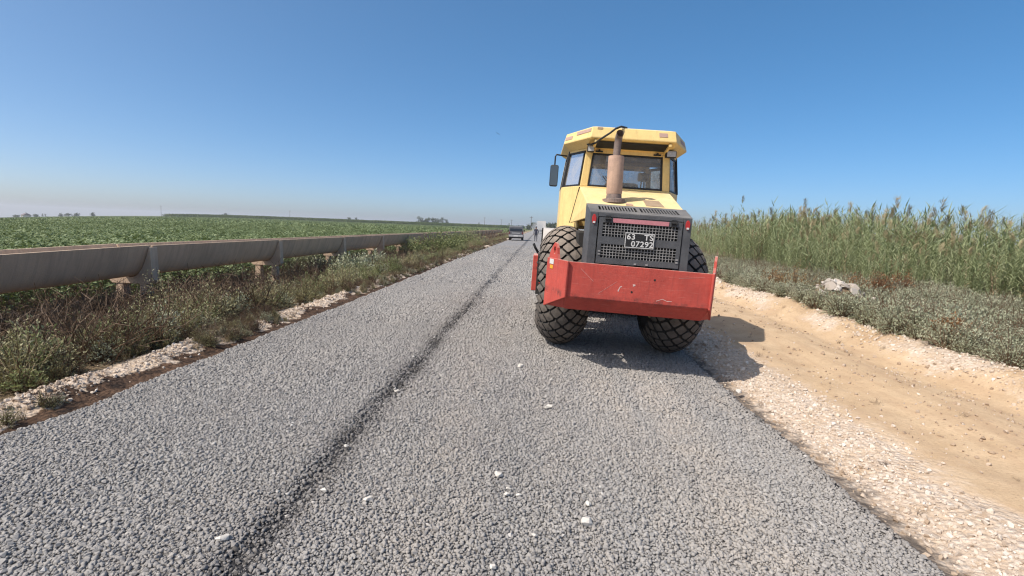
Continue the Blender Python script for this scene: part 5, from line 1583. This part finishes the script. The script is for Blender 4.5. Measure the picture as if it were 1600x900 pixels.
# person walking on the road beyond the drum
def make_person():
    x = px_at(837.3, 370, 57)[0]
    z0 = float(road_z(x)) + 0.012
    P = [  # x, y, z, radius
        (0, 0, 0.93, 0.145), (0, 0.0, 1.10, 0.135), (0, 0.01, 1.30, 0.155), (0, 0.0, 1.42, 0.12), (0, 0.01, 1.50, 0.055), (0, 0.03, 1.60, 0.085), (0, 0.02, 1.70, 0.085),
        (-0.10, 0.02, 0.88, 0.10), (-0.11, 0.10, 0.50, 0.065), (-0.11, 0.02, 0.09, 0.042), (-0.12, 0.16, 0.035, 0.038),
        (0.10, 0, 0.88, 0.10), (0.11, -0.02, 0.48, 0.065), (0.11, -0.16, 0.10, 0.042), (0.12, -0.03, 0.035, 0.038),
        (-0.19, 0, 1.41, 0.065), (-0.25, -0.06, 1.13, 0.048), (-0.25, 0.04, 0.90, 0.035), (-0.25, 0.07, 0.82, 0.030),
        (0.19, 0, 1.41, 0.065), (0.27, -0.02, 1.13, 0.048), (0.25, 0.12, 0.95, 0.035), (0.245, 0.17, 0.89, 0.030)]
    E_ = [(0, 1), (1, 2), (2, 3), (3, 4), (4, 5), (5, 6), (0, 7), (7, 8), (8, 9), (9, 10), (0, 11), (11, 12), (12, 13), (13, 14), (3, 15), (15, 16), (16, 17), (17, 18), (3, 19), (19, 20), (20, 21), (21, 22)]
    for base in (18, 22):
        bx, by, bz, _ = P[base]
        for k in range(5):
            dx = (-0.022 + 0.014 * k) if k < 4 else -0.035 * (1 if base == 18 else -1)
            i = len(P)
            P.append((bx + dx * 0.6, by + 0.03 + (0.01 if k == 4 else 0), bz - (0.045 if k < 4 else 0.01), 0.010)); E_.append((base, i))
            P.append((bx + dx, by + 0.045, bz - (0.085 - 0.008 * abs(k - 1.5) if k < 4 else 0.035), 0.008)); E_.append((i, i + 1))
    me = bpy.data.meshes.new('person')
    me.from_pydata([p[:3] for p in P], E_, [])
    o = bpy.data.objects.new('person', me); COL.objects.link(o)
    md = o.modifiers.new('skin', 'SKIN'); o.modifiers.new('smooth', 'SUBSURF').levels = 1
    o.modifiers['smooth'].render_levels = 2
    sv = me.skin_vertices[0].data
    for i, p in enumerate(P):
        sv[i].radius = (p[3], p[3] * (0.75 if 0 <= i <= 3 else 1.0)); sv[i].use_root = (i == 0)
    t = NT('dark_clothes')
    tc = t.n('TexCoord').outputs['Object']; sp = t.n('SeparateXYZ'); t.l(tc, sp.inputs[0])
    z = sp.outputs[2]
    c = t.mix(t.maprange(z, 0.92, 0.94), (0.045, 0.047, 0.06), (0.028, 0.03, 0.05))
    c = t.mix(t.maprange(z, 1.47, 1.48), c, (0.24, 0.13, 0.085))
    c = t.mix(t.maprange(z, 0.06, 0.07, 1, 0), c, (0.02, 0.018, 0.017))
    sx_ = t.math('ABSOLUTE', sp.outputs[0])
    hand = t.math('MULTIPLY', t.math('GREATER_THAN', sx_, 0.19), t.math('LESS_THAN', z, 0.93))
    c = t.mix(hand, c, (0.24, 0.13, 0.085))
    t.principled(c, 0.85)
    me.materials.append(t.mat)
    o.scale = (0.93, 0.93, 0.93); o.location = (x, 57, z0); o.rotation_euler = (0, 0, rad(5))
    tag(o, 'person in dark clothes walking up the road left of the roller', 'person')
    # hair: a cap over the skull
    h = MB()
    n, rr = 14, 0.098
    vs, fs = [(0, 0.0, 1.80)], []
    for i in range(1, 6):
        a = i * PI / 9
        for k in range(n):
            g = 2 * PI * k / n
            vs.append((rr * math.sin(a) * math.cos(g), 0.018 + rr * 1.05 * math.sin(a) * math.sin(g) - 0.012 * i / 5, 1.70 + 0.105 * math.cos(a)))
    fs += [(0, 1 + k, 1 + (k + 1) % n) for k in range(n)]
    for i in range(4):
        for k in range(n): fs.append((1 + i * n + k, 1 + (i + 1) * n + k, 1 + (i + 1) * n + (k + 1) % n, 1 + i * n + (k + 1) % n))
    h.add(vs, fs); ho = h.build('hair', simple('black_hair', (0.015, 0.013, 0.012), 0.7), o); auto_smooth(ho, 80)
make_person()

# white lorry in its dust
def make_lorry():
    Y = 150.0
    x = px_at(846, 356, Y)[0]
    e = empty('white_lorry', (x, Y, float(road_z(x)) + 0.01))
    tag(e, 'distant white lorry on the road seen through its dust beside the roller', 'lorry')
    k = MB(); k.box(-1.2, 1.2, 0, 5.2, 1.15, 3.55)
    for y in (0.0, 1.7, 3.4, 5.1): k.box(-1.24, 1.24, y - 0.001, y + 0.1, 1.12, 3.60)
    k.build('cargo_body', M_WHITE, e, bevel=0.03)
    k = MB(); k.hexa([(-1.15, 5.5, 0.8), (1.15, 5.5, 0.8), (1.15, 7.4, 0.8), (-1.15, 7.4, 0.8), (-1.1, 5.5, 2.9), (1.1, 5.5, 2.9), (1.1, 7.0, 2.9), (-1.1, 7.0, 2.9)]); k.build('cab', M_WHITE, e, bevel=0.08)
    k = MB(); k.box(-0.5, 0.5, 0.1, 7.2, 0.7, 1.0); k.build('chassis', C_TYRE, e)
    k = MB(); k.box(-1.15, 1.15, -0.08, 0.02, 0.55, 0.75); k.build('underrun_bar', C_BODY, e)
    for s in (-1, 1):
        for y in (1.1, 2.3, 6.3): wheel_part(e, s * 0.98, y, 0.5, 0.3, C_CHROME)
        t_ = MB(); t_.box(min(s * 0.85, s * 1.12), max(s * 0.85, s * 1.12), -0.1, -0.081, 0.58, 0.72); t_.build('tail_light', M_TAILRED, e)
make_lorry()

# ------------------------------------------------------------------ far trees, house, poles
def crown_tree(name, lab, px, py_base, Y, h, w, seed, group, trunk=0.25, leafs=520, tall=False):
    x, zb = px_at(px, py_base, Y)
    zb = float(terrain_z(x, Y))
    e = empty(name, (x, Y, zb))
    tag(e, lab, 'tree', group)
    random.seed(seed)
    t = MB(); top = h * 0.75
    t.tube([(0, 0, -0.1), (0.1, 0, h * 0.3), (0, 0.1, top)], [h * 0.03, h * 0.022, h * 0.008], 7)
    for k in range(5):
        a = random.random() * 6.28; z = h * random.uniform(0.3, 0.6)
        t.tube([(0.05, 0, z), (math.cos(a) * w * 0.3, math.sin(a) * w * 0.3, z + h * 0.2)], [h * 0.012, h * 0.005], 5)
    t.build('trunk', BARK, e)
    c = MB()
    blobs = [(random.gauss(0, w * 0.20), random.gauss(0, w * 0.20), h * random.uniform(trunk + 0.15, 0.88), w * random.uniform(0.16, 0.30)) for _ in range(11)]
    for (bx, by, bz, br) in blobs:
        for k in range(leafs // 11):
            d = Vector((random.gauss(0, 1), random.gauss(0, 1), random.gauss(0, 1))).normalized()
            p = Vector((bx, by, bz)) + Vector((d.x * br, d.y * br, d.z * br * (1.5 if tall else 0.8))) * random.uniform(0.6, 1.05)
            p.z = max(p.z, h * trunk * 0.8)
            l = w * random.uniform(0.07, 0.13)
            tri_leaf(c, p, (random.gauss(0, 1), random.gauss(0, 1), random.gauss(0, 0.6)), l, l * 0.8)
    co = c.build('crown', L_TREE, e, fix=False)
    co['tone'] = random.uniform(0.25, 0.75)
    return e
GT = 'trees on the far horizon'
TREES = [(26, 341, 620, 5.0, 9, 'low dark tree left of the far house'), (58, 341, 620, 5.5, 9, 'bushy tree touching the right side of the far house'),
         (67, 340, 640, 8.0, 3.0, 'narrow dark tree, left one of the slim pair right of the house'), (71, 340, 640, 7.0, 3.0, 'narrow dark tree, right one of the slim pair right of the house'),
         (95, 339, 620, 6.5, 7.5, 'round tree, first of the row right of the slim pair'), (107, 339, 620, 6.0, 8.5, 'round tree, second of the row right of the slim pair'), (120, 339, 620, 5.8, 10, 'wide round tree, third of the row right of the slim pair'),
         (145, 338, 620, 6.8, 8, 'round tree standing alone left of the maize strip'), (352, 337, 640, 6.0, 9, 'small tree clump above the left part of the maize'),
         (546, 347, 640, 6.5, 6, 'small tree above the maize, left one of a pair'), (557, 347, 640, 7.0, 6, 'small tree above the maize, right one of a pair'),
         (659, 350, 600, 10.0, 10.5, 'leftmost large tree of the dark grove above the maize'), (668, 350, 600, 9.5, 10, 'second large tree of the dark grove from the left'), (677, 350, 605, 9.0, 10, 'third large tree of the dark grove from the left'), (684, 350, 605, 9.3, 8, 'fourth tree of the dark grove, beside the gap'),
         (691, 350, 600, 11.0, 6, 'tall slim tree right of the gap in the dark grove'), (697, 350, 600, 9.5, 6, 'rightmost slim tree of the dark grove'),
         (749, 353, 700, 7.0, 4, 'tiny dark tree between the grove and the car'), (795, 356, 500, 6.0, 3, 'tiny dark tree just left of the car'),
         (812, 357, 420, 3.4, 7, 'low tree right above the car roof'), (826, 357, 400, 4.6, 7, 'pale tree left of the dust'), (834, 358, 380, 5.6, 6, 'grey hazy tree directly above the walking person'),
         (856, 358, 380, 5.0, 9, 'hazy tree just right of the lorry'), (866, 358, 380, 4.6, 9, 'hazy tree against the left tyre top'), (873, 357, 300, 4.4, 7, 'hazy tree behind the roller cab foot')]
for i, (px, py, Y, h, w, lab) in enumerate(TREES):
    if px < 150: h, w = h * 0.78, w * 0.8
    crown_tree('tree', lab, px, py, Y, h, w, 900 + i, GT, 0.1 if w > 4.5 else 0.05, 500, w < 4.5)

hx_, _z = px_at(41, 341, 560)
hz = float(terrain_z(hx_, 560)) - 0.3
house = empty('farm_house', (hx_, 560, hz), (0, 0, rad(-32)))
tag(house, 'far farm house with pale wall and dark roof on the left horizon', 'house')
M_PLASTER = simple('plaster', (0.52, 0.49, 0.45), 0.9); M_ROOFT = simple('dark_roof', (0.16, 0.12, 0.115), 0.85)
k = MB(); k.box(-4.6, 4.6, -3.5, 3.5, 0, 3.4); k.build('wall', M_PLASTER, house)
k = MB(); k.hexa([(-5.2, -4.1, 3.402), (5.2, -4.1, 3.402), (5.2, 4.1, 3.402), (-5.2, 4.1, 3.402), (-4.6, -0.6, 5.6), (4.6, -0.6, 5.6), (4.6, 0.6, 5.6), (-4.6, 0.6, 5.6)]); rr_ = k.build('roof', M_ROOFT, house)
k = MB(); k.box(0.5, 1.2, -0.5, 0.3, 5.0, 6.6); k.build('chimney', M_PLASTER, rr_)
for xw in (-3.0, 0.2, 3.0):
    k = MB(); k.box(xw - 0.5, xw + 0.5, -3.56, -3.502, 1.2, 2.5); k.build('window', C_GLASS, house)
k = MB(); k.box(-1.9, -1.0, -3.56, -3.502, 0.02, 2.2); k.build('door', M_ROOFT, house)

def pole(px, py, Y, h, lab):
    x = px_at(px, py, Y)[0]
    e = empty('power_pole', (x, Y, float(terrain_z(x, Y)))); tag(e, lab, 'pole', 'power poles on the horizon')
    k = MB(); k.tube([(0, 0, -0.2), (0, 0, h)], [0.22, 0.13], 8); k.build('post', BARK, e)
    k = MB(); k.box(-1.1, 1.1, -0.08, 0.08, h - 0.7, h - 0.5)
    for s in (-0.95, 0, 0.95): k.tube([(s, 0, h - 0.5), (s, 0, h - 0.25)], 0.05, 5)
    k.build('crossarm', BARK, e)
for a in ((252, 338, 560, 13, 'power pole furthest left on the horizon'), (453, 342, 560, 11, 'power pole above the middle of the maize'), (757, 353, 560, 11.5, 'power pole right of the dark grove'),
          (783, 354, 560, 10, 'power pole left of the car'), (799, 355, 480, 9, 'power pole directly above the car'), (829.5, 357, 330, 9, 'hazy power pole left of the dust cloud')):
    pole(*a)

# a bird gliding high over the road
bx_, bz_ = px_at(778, 209, 70)
bd = MB()
bd.add([(0, 0.18, 0), (0.06, 0, 0.02), (0, -0.22, 0), (-0.06, 0, 0.02), (0, 0, -0.05), (0, 0, 0.05)], [(0, 1, 5), (1, 2, 5), (2, 3, 5), (3, 0, 5), (1, 0, 4), (2, 1, 4), (3, 2, 4), (0, 3, 4)])
bird = bd.build('bird', simple('bird_feather', (0.05, 0.05, 0.055), 0.8), loc=(bx_, 70, bz_)); bird.rotation_euler = (0, rad(24), rad(20)); bird.scale = (0.6, 0.6, 0.6)
tag(bird, 'small dark bird gliding alone in the blue sky', 'bird')
for s in (-1, 1):
    k = MB(); k.slab([(s * 0.03, 0.08, 0.02), (s * 0.25, 0.11, 0.06), (s * 0.5, -0.02, 0.03), (s * 0.25, -0.06, 0.06), (s * 0.03, -0.08, 0.02)], (0, 0, 0.012)); k.build('wing', bird.data.materials[0], bird)
k = MB(); k.slab([(-0.03, -0.2, 0), (0.03, -0.2, 0), (0.07, -0.34, 0), (-0.07, -0.34, 0)], (0, 0, 0.01)); k.build('tail', bird.data.materials[0], bird)
# ------------------------------------------------------------------ hazy summer air, and the dust behind the lorry
def volume_mat(name, col, dens, aniso):
    m = bpy.data.materials.new(name); m.use_nodes = True
    nt = m.node_tree; nt.nodes.clear()
    out = nt.nodes.new('ShaderNodeOutputMaterial'); v = nt.nodes.new('ShaderNodeVolumePrincipled')
    v.inputs['Color'].default_value = col + (1,); v.inputs['Density'].default_value = dens; v.inputs['Anisotropy'].default_value = aniso
    nt.links.new(v.outputs[0], out.inputs['Volume'])
    return m
zmin = float(GZ.min()) - 1.0
hzb = MB(); hzb.box(-4400, 4400, -90, 6200, zmin, 26.0)
ho = hzb.build('haze', volume_mat('haze_air', (0.93, 0.95, 1.0), 0.00028, 0.2))
tag(ho, kind='stuff')
du = MB()
x_d, z_d = px_at(841, 351, 128)
bm = bmesh.new(); bmesh.ops.create_icosphere(bm, subdivisions=3, radius=1.0)
for v in bm.verts:
    k = 1 + 0.35 * (mnoise.noise(v.co * 1.7))
    v.co = Vector((v.co.x * 1.5 * k, v.co.y * 6 * k, v.co.z * 1.5 * k))
me = bpy.data.meshes.new('dust_cloud'); bm.to_mesh(me); bm.free()
me.materials.append(volume_mat('dust', (0.95, 0.92, 0.88), 0.09, 0.1))
dc = bpy.data.objects.new('dust_cloud', me); COL.objects.link(dc); dc.location = (x_d, 128, 1.75)
tag(dc, 'pale dust cloud hanging over the road behind the white lorry', 'dust', kind='stuff')
